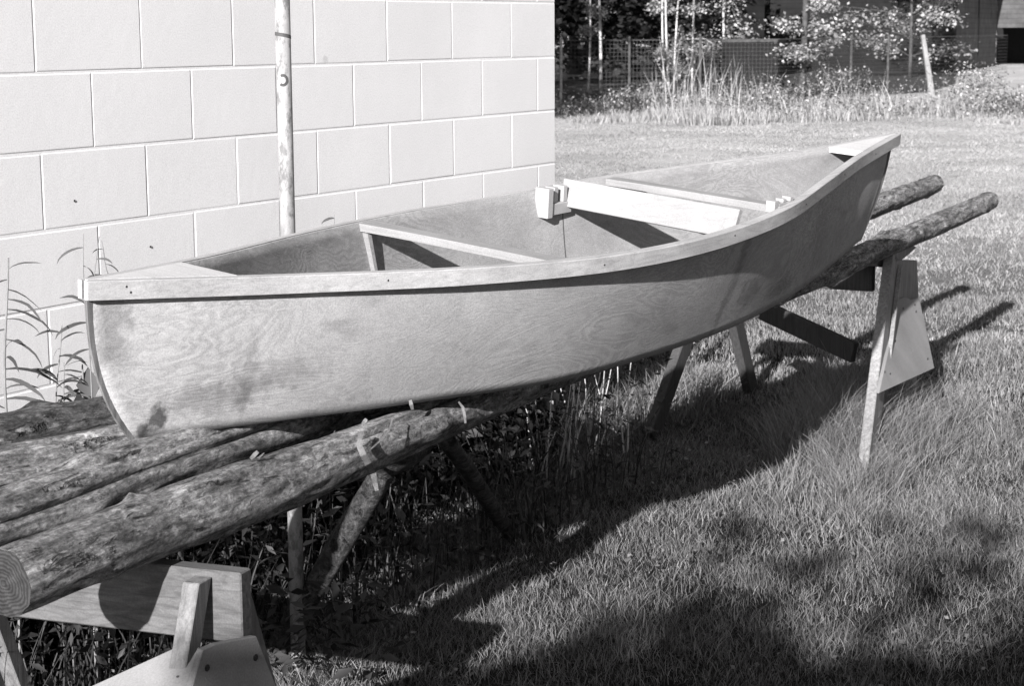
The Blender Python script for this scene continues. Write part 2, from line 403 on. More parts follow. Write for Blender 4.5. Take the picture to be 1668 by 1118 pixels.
def hullpt(s, v, side, inset=.0195):
    """v 0 at sheer, 1 at chine"""
    b = max(float(sp(KB, s)[0])-inset, .003); z = float(sp(KZ, s)[0])-.001
    xb = s*(L/2-OV1)-(s*s*OVR if s > 0 else 0)
    bb = max(float(sp(KBB, s)[0]), .003 if inset < .022 else .001); 
    if inset > .0195: bb = max(bb-(inset-.0195), .001)
    zb = float(sp(KZB, s)[0])
    ex = 2.6+(1.6-2.6)*max(0, min(1, (s+1)/2))
    xx = s*L/2+(xb-s*L/2)*v**ex
    # stem tops sit a touch inside the rail ends
    xx += -.010*max(0, -s)**12*-1-.045*max(0, s)**10*(1-v)
    bul = .010*math.sin(math.pi*v)*(1-abs(s)**6)
    return Vector((xx, side*(b+(bb-b)*v+bul), z+(zb-z)*v))
NS, NV = 96, 14
SS = [-1+2*i/NS for i in range(NS+1)]
# use sharper parametrisation
for side, nm in ((-1, 'side_panel'), (1, 'side_panel')):
    mb = MB(); V = []
    for s in SS:
        for j in range(NV+1): V.append(hullpt(s, j/NV, side, .0195))
    for s in SS:
        for j in range(NV+1): V.append(hullpt(s, j/NV, side, .0255))
    W_ = NV+1; F = []; o2 = len(SS)*W_
    for i in range(NS):
        for j in range(NV):
            a = i*W_+j; F.append((a, a+1, a+W_+1, a+W_)); F.append((a+o2, a+W_+o2, a+W_+1+o2, a+1+o2))
        for j in (0, NV):
            a = i*W_+j; F.append((a, a+W_, a+W_+o2, a+o2))
    for i in (0, NS):
        for j in range(NV):
            a = i*W_+j; F.append((a, a+1, a+1+o2, a+o2))
    mb.add(V, F); o = mb.build(nm, M['hull'], canoe, smooth=False)
    # smooth only big faces
    o.data.materials.append(M['inside'])
    mi = np.zeros(len(o.data.polygons), dtype=np.int32); sm = np.ones(len(o.data.polygons), dtype=bool)
    for pidx, p in enumerate(o.data.polygons):
        vs = [v for v in p.vertices]
        if all(v >= o2 for v in vs): mi[pidx] = 1
        elif any(v >= o2 for v in vs): sm[pidx] = False
    o.data.polygons.foreach_set('material_index', mi); o.data.polygons.foreach_set('use_smooth', sm)
# bottom
mb = MB(); V = []
for s in SS:
    a = hullpt(s, 1, -1, .0195); b = hullpt(s, 1, 1, .0195)
    for t in range(5): 
        p = a.lerp(b, t/4); V.append(a.lerp(b, .02+.96*t/4)+Vector((0, 0, -.001)))
    for t in range(5):
        p = a.lerp(b, t/4); V.append(p+Vector((0, 0, .006)))
F = []
for i in range(NS):
    for t in range(4):
        a = i*10+t; F.append((a, a+1, a+11, a+10)); F.append((a+5, a+15, a+16, a+6))
    F.append((i*10, i*10+10, i*10+15, i*10+5)); F.append((i*10+4, i*10+9, i*10+19, i*10+14))
mb.add(V, F); mb.build('bottom_panel', M['inside'], canoe)
# rails
def rail(side, o_in, o_out, z_top, z_bot, s0=-1, s1=1, n=96):
    mb = MB(); V = []
    for i in range(n+1):
        s = s0+(s1-s0)*i/n; bo = float(sp(KB, s)[0])
        z = float(sp(KZ, s)[0]); yi = bo-o_in; yo = bo-o_out
        yi = max(yi, .0035); yo = max(yo, .012)
        x = s*L/2
        V += [(x, side*yi, z+z_bot), (x, side*yo, z+z_bot), (x, side*yo, z+z_top-.002), (x, side*(yo-.002), z+z_top), (x, side*yi, z+z_top)]
    F = []
    for i in range(n):
        for j in range(5): F.append((i*5+j, i*5+(j+1) % 5, (i+1)*5+(j+1) % 5, (i+1)*5+j))
    F += [(0, 1, 2, 3, 4), tuple(n*5+j for j in range(5))[::-1]]
    mb.add(V, F); return mb
for side in (-1, 1):
    rail(side, .0192 if side > 0 else .0262, 0, .0012, -GH).build('outer_rail', M['rail'], canoe)
# stems: edges of the two plies with a strip between
for sg in (-1, 1):
    mb = MB(); V = []; n = 18
    for j in range(n+1):
        v = j/n; p = hullpt(sg, v, 1, .0195); x = p.x+sg*.0035; 
        for xx, yy in ((x-sg*.02, .0045), (x, .0035), (x, -.0035), (x-sg*.02, -.0045)): V.append((xx, yy, p.z+(.0 if j else -.001)))
    F = [(j*4+t, j*4+(t+1) % 4, (j+1)*4+(t+1) % 4, (j+1)*4+t) for j in range(n) for t in range(4)]+[(0, 1, 2, 3), tuple(n*4+t for t in range(4))]
    mb.add(V, F); mb.build('stem_strip', M['ply_edge'], canoe)
# decks
def deck(s0, s1):
    mb = MB(); n = 14; V = []
    for i in range(n+1):
        s = s0+(s1-s0)*i/n; b = max(float(sp(KB, s)[0])-.0192-.003, .004); z = float(sp(KZ, s)[0])
        # straight inner edge between rails
        for t in range(7):
            V.append((s*L/2, -b+2*b*t/6, z+.0022))
        for t in range(7):
            V.append((s*L/2, -b+2*b*t/6, z-.016))
    F = []
    for i in range(n):
        for t in range(6):
            a = i*14+t; F.append((a, a+1, a+15, a+14)); F.append((a+7, a+21, a+22, a+8))
        F.append((i*14, i*14+14, i*14+21, i*14+7)); F.append((i*14+6, i*14+13, i*14+27, i*14+20))
    for t in range(6):
        F.append((t, t+7, t+8, t+1)); a = n*14+t; F.append((a, a+1, a+8, a+7))
    mb.add(V, F); return mb
deck(-.995, -.81).build('deck', M['deck'], canoe); deck(.79, .99).build('deck', M['deck'], canoe)
# thwarts
def thwart(s, wd, th, flare=1.35):
    mb = MB(); b = float(sp(KB, s)[0])-.0258; z = float(sp(KZ, s)[0])-.002; n = 16; V = []
    for i in range(n+1):
        t = -1+2*i/n; ww = wd*(1+(flare-1)*abs(t)**3)/2
        for dx, dz in ((-ww, -th), (ww, -th), (ww, -.002), (ww-.002, 0), (-ww+.002, 0), (-ww, -.002)): V.append((s*L/2+dx, t*b, z+dz))
    F = [(i*6+j, i*6+(j+1) % 6, (i+1)*6+(j+1) % 6, (i+1)*6+j) for i in range(n) for j in range(6)]+[tuple(range(6)), tuple(n*6+j for j in range(6))]
    mb.add(V, F); return mb
thwart(-.335, .052, .020).build('thwart', M['thwart'], canoe); thwart(.275, .050, .020, 1.2).build('thwart', M['thwart'], canoe)
# ribs under the thwart and stringers
for s in (-.345,):
    for side in (-1, 1):
        mb = MB(); a = hullpt(s, .07, side, .0260); b = hullpt(s, .36, side, .0260)
        for p, q in ((a, b),):
            i_ = Vector((0, -side*.018, 0)); o_ = Vector((.008, 0, 0))
            mb.hexa([q-o_*.8, q+o_*.8, q+o_*.8+i_*.8, q-o_*.8+i_*.8, p-o_, p+o_, p+o_+i_, p-o_+i_])
        mb.build('cleat', M['thwart'], canoe, bevel=.001)
# inside butt seam strip
for side in (-1, 1):
    mb = MB(); V = []
    for dx in (-.0012, .0012):
        for j in range(13): 
            p = hullpt(.155+dx-.03*j/12, .02+.97*j/12, side, .0262); V.append(p)
    mb.add(V, [(j, j+1, j+14, j+13) for j in range(12)]); mb.build('panel_seam', M['mark'], canoe)
for s_, v_ in ((-.955, .3), (-.950, .62), (-.62, .45), (-.27, .5), (.06, .4), (.35, .5), (.62, .45), (.84, .5)):
    c = sheer(s_, -1, 0, -GH*v_); mb = MB(); mb.tube([c+Vector((0, .001, 0)), c-Vector((0, .0007, 0))], .0026, 8); mb.build('screw_head', M['metal'], canoe)
# notched seat hangers either side + loose seat board
def hanger(s, side):
    mb = MB(); b = float(sp(KB, s)[0])-.0262; z = float(sp(KZ, s)[0]); x = s*L/2
    def bx(x0, x1, z0, z1, d0=0.0, d1=.024): mb.box((x+x0, min(side*(b-d0), side*(b-d1)), z+z0), (x+x1, max(side*(b-d0), side*(b-d1)), z+z1))
    
    if side > 0:
        bx(-.055, -.030, -.078, .010, .0, .050); bx(-.030, .070, -.072, -.038, 0, .045); bx(-.008, .012, -.038, .008, 0, .036); bx(.032, .052, -.038, .009, 0, .040)
    else:
        bx(-.055, -.028, -.02, .014, .004, .034); bx(-.028, .080, -.02, .006, .004, .03); bx(-.008, .012, .006, .016, .004, .03); bx(.032, .052, .006, .018, .004, .032)
    return mb
cs = .118
hanger(cs, 1).build('seat_hanger', M['white'], canoe, bevel=.0015)
hanger(cs+.16, -1).build('seat_hanger', M['white'], canoe, bevel=.0015)

if True:
    # loose plank spanning the rails, leaning back
    P1 = Vector(atd(917, 290, 1)); 
inv_c = CM.inverted()
def canoe_y(px_, py_, yl):   # world point where pixel ray meets plane y=yl in canoe space
    o = inv_c @ Vector(CAMP); q = inv_c @ (Vector(CAMP)+Vector(ray(px_, py_))); dd = q-o
    t = (yl-o.y)/dd.y; return CM @ (o+dd*t)
bfar = .335; bnear = -.30
c1 = canoe_y(918, 290, bfar); c2 = canoe_y(915, 335, bfar-.02); c3 = canoe_y(1192, 389, bnear+.0); c4 = canoe_y(1205, 341, bnear)
seat = empty('loose_seat_board', tuple(c2), label='pale loose board lying across the canoe between the two thwarts', cat='board')
nrm = (c1-c2).cross(c3-c2).normalized()
if nrm.dot(Vector(f_)) < 0: nrm = -nrm
mb = MB(); mid1 = c1.lerp(c4, .52); mid2 = c2.lerp(c3, .55)
mb.prism([c1, mid1, c4, c3, mid2, c2], nrm*.016); mb.build('board', M['seat'], seat, bevel=.0012, inv=Matrix.Translation(-c2))

# ------------------------------------------------------------------ logs
def fbm(seed, n, oct=5, lo=2):
    r = np.random.default_rng(seed); t = np.linspace(0, 1, n); y = np.zeros(n)
    for k in range(oct):
        fr = lo*2**k; pts = r.normal(size=fr+2); x_ = t*fr; i = np.minimum(x_.astype(int), fr); u = x_-i; u = u*u*(3-2*u)
        y += (pts[i]*(1-u)+pts[np.minimum(i+1, fr+1)]*u)/2**k
    return y
def make_log(name, A, B, r0, r1, mat, seed, label, sag=0.0, knots=34, cracks=2, rough=.085, seg=64, step=.018, bend=.012, endmat=True, group='peeled logs laid side by side on the trestles', cat='log', seam=True):
    A = Vector(A); B = Vector(B); Ln = (B-A).length; n = int(Ln/step)+1
    ax = (B-A).normalized(); e1 = ax.cross(Vector((0, 0, 1))).normalized(); e2 = e1.cross(ax)
    Mx = Matrix(((ax.x, e1.x, e2.x, A.x), (ax.y, e1.y, e2.y, A.y), (ax.z, e1.z, e2.z, A.z), (0, 0, 0, 1)))
    r = np.random.default_rng(seed); t = np.linspace(0, 1, n); th = np.linspace(0, 2*np.pi, seg, endpoint=False)
    T, TH = np.meshgrid(t, th, indexing='ij'); Xl = T*Ln
    R = r0+(r1-r0)*T; fb = fbm(seed, n, 5, max(2, int(Ln*1.6))); fb = np.clip((fb-np.linspace(fb[:40].mean(), fb[-40:].mean(), n)), -1.6, 1.6); fb -= fb.mean(); R = R*(1+.05*fb[:, None])
    for k in range(1, 6): R += R*rough*.35/k*np.sin(k*TH+3*np.sin(Xl*(.7+.5*k)+r.uniform(0, 6))+r.uniform(0, 6))
    # small-scale lumps elongated along the log
    for _ in range(90):
        ax_, am = r.uniform(2, 14), r.uniform(-1, 1); kk = r.integers(4, 15)
        R += R*rough*.06*am*np.sin(ax_*Xl*2+r.uniform(0, 6))*np.sin(kk*TH+r.uniform(0, 6)+.6*np.sin(3*Xl))
    for _ in range(knots):
        x0, a0 = r.uniform(0, Ln), r.uniform(0, 2*np.pi); sz = r.uniform(.012, .028); h_ = r.uniform(.06, .24)*r0
        da = (TH-a0+np.pi) % (2*np.pi)-np.pi; dd = ((Xl-x0)/(sz*1.6))**2+(da*R/sz)**2
        R += h_*np.exp(-dd)-(.6*h_*np.exp(-dd*7) if r.random() < .6 else 0)
    for c in range(cracks):
        a0 = r.uniform(.55, 1.35); x0, x1 = sorted(r.uniform(-.2, 1.2, 2)*Ln)
        x0 = min(x0, .3); x1 = max(x1, x0+1.8)
        path = a0+.35*np.sin(Xl*.9+r.uniform(0, 6))+.05*np.sin(Xl*9+r.uniform(0, 6))
        da = (TH-path+np.pi) % (2*np.pi)-np.pi
        wv = np.clip((Xl-x0)/.2, 0, 1)*np.clip((x1-Xl)/.2, 0, 1)
        R -= .016*wv*np.exp(-(da*R/.0055)**2)
    ev = lambda a: (a-np.linspace(a[0], a[-1], n))[:, None]
    cx_ = bend*ev(fbm(seed+5, n, 3, 3)); cz_ = bend*.6*ev(fbm(seed+9, n, 3, 3))-sag*4*(T*(1-T))
    fade = 1
    Y = cx_*fade+R*np.cos(TH); Z = cz_*fade+R*np.sin(TH)
    Xj = Xl.copy()
    V = np.stack([Xj, Y, Z], -1).reshape(-1, 3); idx = np.arange(n*seg).reshape(n, seg); nx_ = np.roll(idx, -1, 1)
    F = np.stack([idx[:-1], nx_[:-1], nx_[1:], idx[1:]], -1).reshape(-1, 4)
    root = empty(name); root.matrix_world = Mx; tag(root, label, cat, group)
    body = link('log_body', mesh_np('log_body', V, [F]), mat, root, True)
    if endmat:
        for e, k in ((0, -1), (n-1, 1)):
            ring = V.reshape(n, seg, 3)[e]; c = ring.mean(0); Vs = [ring]; 
            for q in (.8, .5, .2): Vs.append(c+(ring-c)*q+np.array([k*.004*(1-q), 0, 0])+r.normal(size=(seg, 3))*.0006)
            Vs.append(c[None]+[[k*.004, 0, 0]]); Vv = np.concatenate(Vs); F4 = []
            for a in range(3):
                i0 = a*seg+np.arange(seg); i1 = a*seg+(np.arange(seg)+1) % seg; F4.append(np.stack([i0, i1, i1+seg, i0+seg], -1))
            i0 = 3*seg+np.arange(seg); i1 = 3*seg+(np.arange(seg)+1) % seg; F3 = np.stack([i0, i1, np.full(seg, 4*seg)], -1)
            link('cut_end', mesh_np('cut_end', Vv, [np.concatenate(F4), F3]), M['end'], root, False)
    def surf(xl, ang, off=0.0):
        i = int(np.clip(xl/Ln*(n-1), 0, n-1)); j = int(ang/(2*np.pi)*seg) % seg; p = V.reshape(n, seg, 3)[i, j]; c = V.reshape(n, seg, 3)[i].mean(0)
        return Vector(p+(p-c)/np.linalg.norm(p-c)*off)
    # splinters / peeling bark on the near upper side
    mb = MB()
    for _ in range(int(Ln*5)):
        x0 = r.uniform(.05, Ln-.05); a0 = r.uniform(2.0, 4.2) if r.random() < .5 else r.uniform(.8, 2.4)
        p = surf(x0, a0, -.001); ln = r.uniform(.010, .035); wd = r.uniform(.002, .006)
        q = surf(min(x0+ln, Ln-.01), a0+r.uniform(-.15, .15), r.uniform(.001, .008)); s_ = (q-p).cross(p-Vector((p.x, 0, 0))).normalized()*wd
        mb.add([p-s_, p+s_, q+s_*.3, q-s_*.3], [(0, 1, 2, 3)])
    mb.build('bark_flakes', M['peel'], root)['kind'] = 'stuff'
    return root, surf, Mx, Ln
lA = at(-60, 972, .692); lB = at(1612, 327, .815)
A1 = at(7, 952, .692)
log1, surf1, Mx1, Ln1 = make_log('log', A1, lB, .063, .045, M['log'], 21, 'thick front log whose sawn end shows at the lower left corner', sag=.012, cracks=1)
A2 = at(-90, 885, .742); B2 = at(1522, 300, .83)
make_log('log', A2, B2, .066, .050, M['log2'], 36, 'split log second from the front, lying under the canoe stem', cracks=2, bend=.006, sag=.01)
A3 = at(-70, 795, .72); p3 = at(215, 726, .74); B3 = A3+(p3-A3)/np.linalg.norm(p3-A3)*2.0; B3[2] = .76
make_log('log', A3, B3, .070, .058, M['log3'], 45, 'smooth cracked log third from the front, behind the canoe stem', cracks=3)
A4 = at(-60, 735, .73); p4 = at(170, 682, .75); B4 = A4+(p4-A4)/np.linalg.norm(p4-A4)*1.9; B4[2] = .77
make_log('log', A4, B4, .062, .05, M['bark'], 57, 'dark log still covered in bark, nearest the white wall', cracks=0, rough=.10)
# hanging peel on front log
mb = MB(); 
def strip(pts, w0):
    mb = MB(); V = []; n = len(pts); 
    for i, p in enumerate(pts):
        p = Vector(p); t = (Vector(pts[min(i+1, n-1)])-Vector(pts[max(i-1, 0)])).normalized(); v = (p-Vector(CAMP)).normalized()
        s_ = t.cross(v).normalized()*w0*(.35+.65*math.sin(math.pi*(i+.6)/(n+.4)))
        V += [p-s_, p+s_]
    mb.add(V, [(2*i, 2*i+2, 2*i+3, 2*i+1) for i in range(n-1)]); mb.build('peeling_bark', M['peel'], log1, inv=Mx1.inverted())
def on1(px_, py_, off=.0):   # point at pixel on the near face of the front log
    o = Vector(CAMP); d_ = Vector(ray(px_, py_)); iv = Mx1.inverted(); a = iv @ o; b = (iv @ (o+d_))-a
    # closest approach to the axis minus radius
    t = -(a.y*b.y+a.z*b.z)/(b.y**2+b.z**2); dist = math.hypot(a.y+b.y*t, a.z+b.z*t); rr_ = .066+off
    back = math.sqrt(max(rr_**2-dist**2, 0))/math.hypot(b.y, b.z) if dist < rr_ else 0
    return o+d_*(t-back)
strip([on1(x_, y_, .006) for x_, y_ in ((590, 703), (586, 715), (586, 728), (592, 742), (600, 757), (608, 772), (611, 788), (614, 800))], .0075)
strip([on1(x_, y_, .008) for x_, y_ in ((640, 680), (634, 700), (622, 716), (604, 732))], .002)
strip([on1(x_, y_, .008) for x_, y_ in ((747, 655), (754, 664), (757, 678), (758, 690))], .0035)
for (a, b) in (((408, 748), (420, 736)), ((590, 692), (597, 683)), ((672, 668), (668, 652))):
    strip([on1(*a, .002), on1((a[0]+b[0])/2, (a[1]+b[1])/2, .014), on1(*b, .022)], .0045)


# ------------------------------------------------------------------ front sawhorse (near left corner)
GR = 'wooden sawhorses holding up the logs'
e0 = Vector(at(392, 935, .62)); dB = Vector((-.17, .985, 0)).normalized(); dX = Vector((dB.y, -dB.x, 0)); UPv = Vector((0, 0, 1))
hs = empty('sawhorse', (e0.x, e0.y+.3, 0), label='sawhorse in the lower left corner with bolted plywood gusset', cat='sawhorse', group=GR); iv = Matrix.Translation(-Vector(hs.location))
def pt1(a, b, z): return e0+dB*a+dX*b+Vector((0, 0, z))   # a along beam, b towards +x, z relative to beam top
mb = MB(); mb.hexa([pt1(0, 0, -.142), pt1(0, .042, -.142), pt1(.95, .042, -.142), pt1(.95, 0, -.142), pt1(0, 0, 0), pt1(0, .042, 0), pt1(.95, .042, 0), pt1(.95, 0, 0)])
mb.build('beam', M['oldwoodY'], hs, bevel=.003, inv=iv)
def leg(mbk, a0, b0, z0, b1, z1, wa, wb, a1=None):  # leg box: along beam width wa, thickness wb
    a1 = a0 if a1 is None else a1
    mbk.hexa([pt1(a1, b1, z1), pt1(a1, b1+wb, z1), pt1(a1+wa, b1+wb, z1), pt1(a1+wa, b1, z1), pt1(a0, b0, z0), pt1(a0, b0+wb, z0), pt1(a0+wa, b0+wb, z0), pt1(a0+wa, b0, z0)])
for far in (0, .62):
    mb = MB(); leg(mb, .062+far, -.052, -.012, -.30, -.618, .036, .050); mb.build('leg', M['oldwood'], hs, bevel=.002, inv=iv)
    mb = MB(); leg(mb, .035+far, .043, -.02, .30, -.618, .062, .040); mb.build('leg', M['oldwood'], hs, bevel=.002, inv=iv)
# end gusset with bolts (faces the camera's right)
g0 = -.012
def ptg(b, z, a=g0): return pt1(a, b, z)
yg = e0.y-.012
gp = [Vector(aty(x_, y_, yg)) for x_, y_ in ((330, 1060), (352, 1050), (418, 1037), (450, 1118), (492, 1240), (255, 1330))]
mb = MB(); mb.prism(gp, Vector((0, .014, 0))); mb.build('gusset', M['gusset'], hs, bevel=.0015, inv=iv)
for (x_, y_) in ((337, 1089), (416, 1072)):
    mb = MB(); c = Vector(aty(x_, y_, yg)); dB_ = Vector((0, 1, 0)); mb.tube([c, c-dB_*.0015], .0068, 16); mb.tube([c-dB_*.0016, c-dB_*.004], .004, 6); mb.build('bolt', M['metal'], hs, inv=iv)
# slanting brace plank on the -x legs
tl = pt1(.01, -.112, -.118); 
dn = Vector(at(150, 1118, .40))-Vector(at(320, 1040, .50))
bx0 = pt1(-.03, -.075-.06, -.150)
P_a = Vector(at(320, 1040, .495)); P_b = Vector(at(150, 1118, .42)); P_c = Vector(at(296, 1118, .44)); 
dv = (P_b-P_a).normalized(); dw = (P_c-P_a); dw = (dw-dv*dw.dot(dv)).normalized()
nn = dv.cross(dw).normalized(); 
if nn.dot(Vector(f_)) < 0: nn = -nn
mb = MB(); mb.prism([P_a, P_a+dv*.62, P_a+dv*.60+dw*.12, P_a+dw*.12+dv*.012], nn*.016); mb.build('brace', M['palep'], hs, bevel=.0012, inv=iv)
for u_, v_ in ((.055, .045), (.035, .10), (.045, .030), (.060, .085)):
    c = P_a+dv*u_+dw*v_-nn*.0006; mb = MB(); mb.tube([c, c-nn*.0012], .0028, 10); mb.build('nail_hole', M['mark'], hs, inv=iv)

# ------------------------------------------------------------------ far sawhorse
zt = .725; e0 = Vector(at(1422, 415, zt)); dB = Vector((-.02, 1, 0)).normalized(); dX = Vector((dB.y, -dB.x, 0))
hs = empty('sawhorse', (e0.x, e0.y+.35, 0), label='weathered sawhorse standing in tall grass under the right end of the logs', cat='sawhorse', group=GR); iv = Matrix.Translation(-Vector(hs.location))
def pt1(a, b, z): return e0+dB*a+dX*b+Vector((0, 0, z))
mb = MB(); mb.hexa([pt1(0, 0, -.155), pt1(0, .04, -.155), pt1(.82, .04, -.155), pt1(.82, 0, -.155), pt1(0, 0, 0), pt1(0, .04, 0), pt1(.82, .04, 0), pt1(.82, 0, 0)])
mb.build('beam', M['shadewood'], hs, bevel=.003, inv=iv)
# sawn block on the beam end
ye = e0.y-.03
mb = MB(); mb.prism([Vector(aty(x_, y_, ye)) for x_, y_ in ((1414, 433), (1417, 404), (1447, 396), (1486, 399), (1494, 403), (1482, 414), (1462, 430), (1446, 436))], Vector((0, .09, 0))); mb.build('end_block', M['oldwoodZ'], hs, bevel=.003, inv=iv)
F1 = Vector(at(1408, 790, 0)); T1 = Vector(at(1458, 425, .68)); 
T1 = pt1(-.06, .06, -.035)
mb = MB(); 
def legbar(T, Fp, w_, t_, mat, nm='leg', up=None):
    mb = MB(); mb.bar(T, Fp, w_, t_, up=up or dB); return mb.build(nm, mat, hs, bevel=.003, inv=iv)
legbar(T1, F1, .125, .040, M['oldwoodZ']); 
legbar(pt1(-.045, .10, -.04), pt1(-.07, .42, -zt), .085, .038, M['oldwoodZ'])
legbar(pt1(.70, .0, -.04), pt1(.72, -.62, -zt), .085, .04, M['shadewood'])
legbar(pt1(.70, .05, -.04), pt1(.70, .45, -zt), .085, .04, M['shadewood'])
# thin batten along the near leg's edge
mb = MB(); q0 = T1+Vector((.035, -.028, -.02)); q1 = F1.lerp(T1, .50)+Vector((.035, -.028, 0)); mb.bar(q0, q1, .018, .016, up=dB); mb.build('batten', M['oldwoodZ'], hs, inv=iv)
# upright behind the gusset
mb = MB(); mb.prism([Vector(aty(x_, y_, e0.y-.07)) for x_, y_ in ((1455, 430), (1462, 424), (1494, 424), (1497, 500), (1455, 500))], Vector((0, .035, 0)))
mb.build('upright_block', M['oldwoodZ'], hs, bevel=.002, inv=iv)
yg = lambda py_: e0.y-.092-.20*(py_-485)/155
gp = [Vector(aty(x_, y_, yg(y_))) for x_, y_ in ((1466, 487), (1474, 484), (1484, 488), (1497, 485), (1507, 528), (1522, 600), (1432, 641), (1450, 560))]
mb = MB(); mb.prism(gp, Vector((0, .014, 0))); mb.build('gusset', M['palep'], hs, bevel=.001, inv=iv)
for x_, y_ in ((1471, 503), (1490, 497), (1492, 508), (1458, 556), (1450, 610), (1511, 585), (1441, 607)):
    c = Vector(aty(x_, y_, yg(y_)-.001)); mb = MB(); mb.tube([c, c+Vector((0, -.0015, 0))], .006, 8); mb.build('nail_head', M['metal'], hs, inv=iv)
# low diagonal brace running back under the canoe
mb = MB(); a_ = Vector(aty(1392, 575, e0.y+.02)); b_ = Vector(aty(1215, 492, e0.y+.60)); mb.bar(b_, a_, .03, .085); mb.build('brace', M['shadewood'], hs, bevel=.002, inv=iv)

# ------------------------------------------------------------------ pole trestle in the middle
ap = Vector((-1.93, -.90, .64)); 
tr = empty('pole_trestle', (ap.x, ap.y, 0), label='trestle of round poles standing under the middle of the logs', cat='trestle', group=None); iv = Matrix.Translation(-Vector(tr.location))
def pole(A, B, r0, r1, seed, nm='leg', m='polewood'):
    A = Vector(A); B = Vector(B); n = 40; mb = MB(); rs = fbm(seed, n, 4, 3)*.02+1; bn = fbm(seed+1, n, 2, 2)*.006
    mb.tube([A.lerp(B, i/(n-1))+Vector((bn[i], bn[::-1][i], 0)) for i in range(n)], [(r0+(r1-r0)*i/(n-1))*rs[i] for i in range(n)], 18)
    return mb.build(nm, M[m], tr, smooth=True, inv=iv)
f1 = Vector(at(436, 1082, 0)); t1 = Vector(aty(606, 790, -.86)); t1e = t1+(t1-f1).normalized()*.04
pole(f1-Vector((0, 0, .02)), t1e, .032, .032, 3)
f2 = Vector(at(832, 866, 0)); t2 = Vector(aty(738, 728, -.80)); t2e = t2+(t2-f2).normalized()*.07
pole(f2-Vector((0, 0, .02)), t2e, .026, .025, 8)
c_ = (t1e+t2e)/2; zc_ = .60
pole((t1e.x+.02, t1e.y+.05, t1e.z-.02), (t2e.x-.02, t2e.y+.05, t2e.z-.02), .024, .024, 12, 'crosspiece')
# ------------------------------------------------------------------ foliage generators
def blades(P, Ht, Wd, lean, tone, rng, segs=2, curl=.5, az=None):
    """returns V,F,tone of curved tapered blades rooted at P"""
    n = len(P); az = rng.uniform(0, 2*np.pi, n) if az is None else az
    dirv = np.stack([np.cos(az), np.sin(az), np.zeros(n)], 1); fa = rng.uniform(0, 2*np.pi, n)
    side = np.stack([np.cos(fa), np.sin(fa), np.zeros(n)], 1)
    V = []; T = []
    for k in range(segs+1):
        t = k/segs; h_ = Ht*t*(1-.25*curl*t*lean); o = lean*Ht*(t**1.6)
        c = P+dirv*o[:, None]; c[:, 2] = P[:, 2]+h_; w_ = Wd*(1-t**1.5)*.5
        if k < segs: V += [c-side*w_[:, None], c+side*w_[:, None]]
        else: V += [c]
        tt = tone*(.8+.35*t); T += [tt]*(2 if k < segs else 1)
    V = np.stack(V, 1); T = np.stack(T, 1); m = V.shape[1]; base = np.arange(n)[:, None]*m
    q = [base+np.array([[2*k, 2*k+1, 2*k+3, 2*k+2]]) for k in range(segs-1)]
    tri = base+np.array([[2*(segs-1), 2*(segs-1)+1, 2*segs]])
    F = ([np.concatenate(q)] if q else [])+[tri]
    return V.reshape(-1, 3), F, T.reshape(-1)
def merge(parts):
    V = []; F4 = []; F3 = []; T = []; o = 0
    for v, f, t in parts:
        for a in f: (F4 if a.shape[1] == 4 else F3).append(a+o)
        V.append(v); T.append(t); o += len(v)
    return np.concatenate(V), [np.concatenate(x_) for x_ in (F4, F3) if x_], np.concatenate(T)
def vn(x, y, s, seed):  # cheap value noise
    r = np.random.default_rng(seed); g = r.random((64, 64)); xi = x/s; yi = y/s; i = np.floor(xi).astype(int); j = np.floor(yi).astype(int); u = xi-i; v = yi-j
    u = u*u*(3-2*u); v = v*v*(3-2*v); G_ = lambda a, b: g[a % 64, b % 64]
    return (G_(i, j)*(1-u)+G_(i+1, j)*u)*(1-v)+(G_(i, j+1)*(1-u)+G_(i+1, j+1)*u)*v
def wedge(n, d0, d1, half, rng):
    d_ = np.sqrt(rng.uniform(d0**2, d1**2, n)); a = YAW+rng.uniform(-half, half, n)
    return CAMP[0]+d_*np.cos(a), CAMP[1]+d_*np.sin(a), d_
def gz(x, y): return .012*np.sin(x*3.1+y*1.7)*np.sin(y*2.6-x*.8)+.008*np.sin(x*7.3)*np.sin(y*6.1)-.014
def leaves(C, size, rng, tone, up=.4, aspect=.45, az=None, droop=None):
    """kite-shaped folded leaves at C"""
    n = len(C); a = rng.uniform(0, 6.283, n) if az is None else az; el = rng.uniform(-.9, .6, n) if droop is None else droop
    D = np.stack([np.cos(a)*np.cos(el), np.sin(a)*np.cos(el), np.sin(el)], 1); ref = rng.normal(size=(n, 3))*up+[0, 0, 1]
    S = np.cross(D, ref); S /= np.linalg.norm(S, axis=1)[:, None]; Nn = np.cross(S, D); s = size[:, None]
    base = C; mid = C+D*s*.45-Nn*s*.04; tip = C+D*s-Nn*s*.12; l = mid+S*s*aspect*.5+Nn*s*.06; r_ = mid-S*s*aspect*.5+Nn*s*.06
    V = np.stack([base, l, tip, r_], 1).reshape(-1, 3); b = np.arange(n)[:, None]*4
    return V, [b+np.array([[0, 1, 2]]), b+np.array([[0, 2, 3]])], np.repeat(tone, 4)

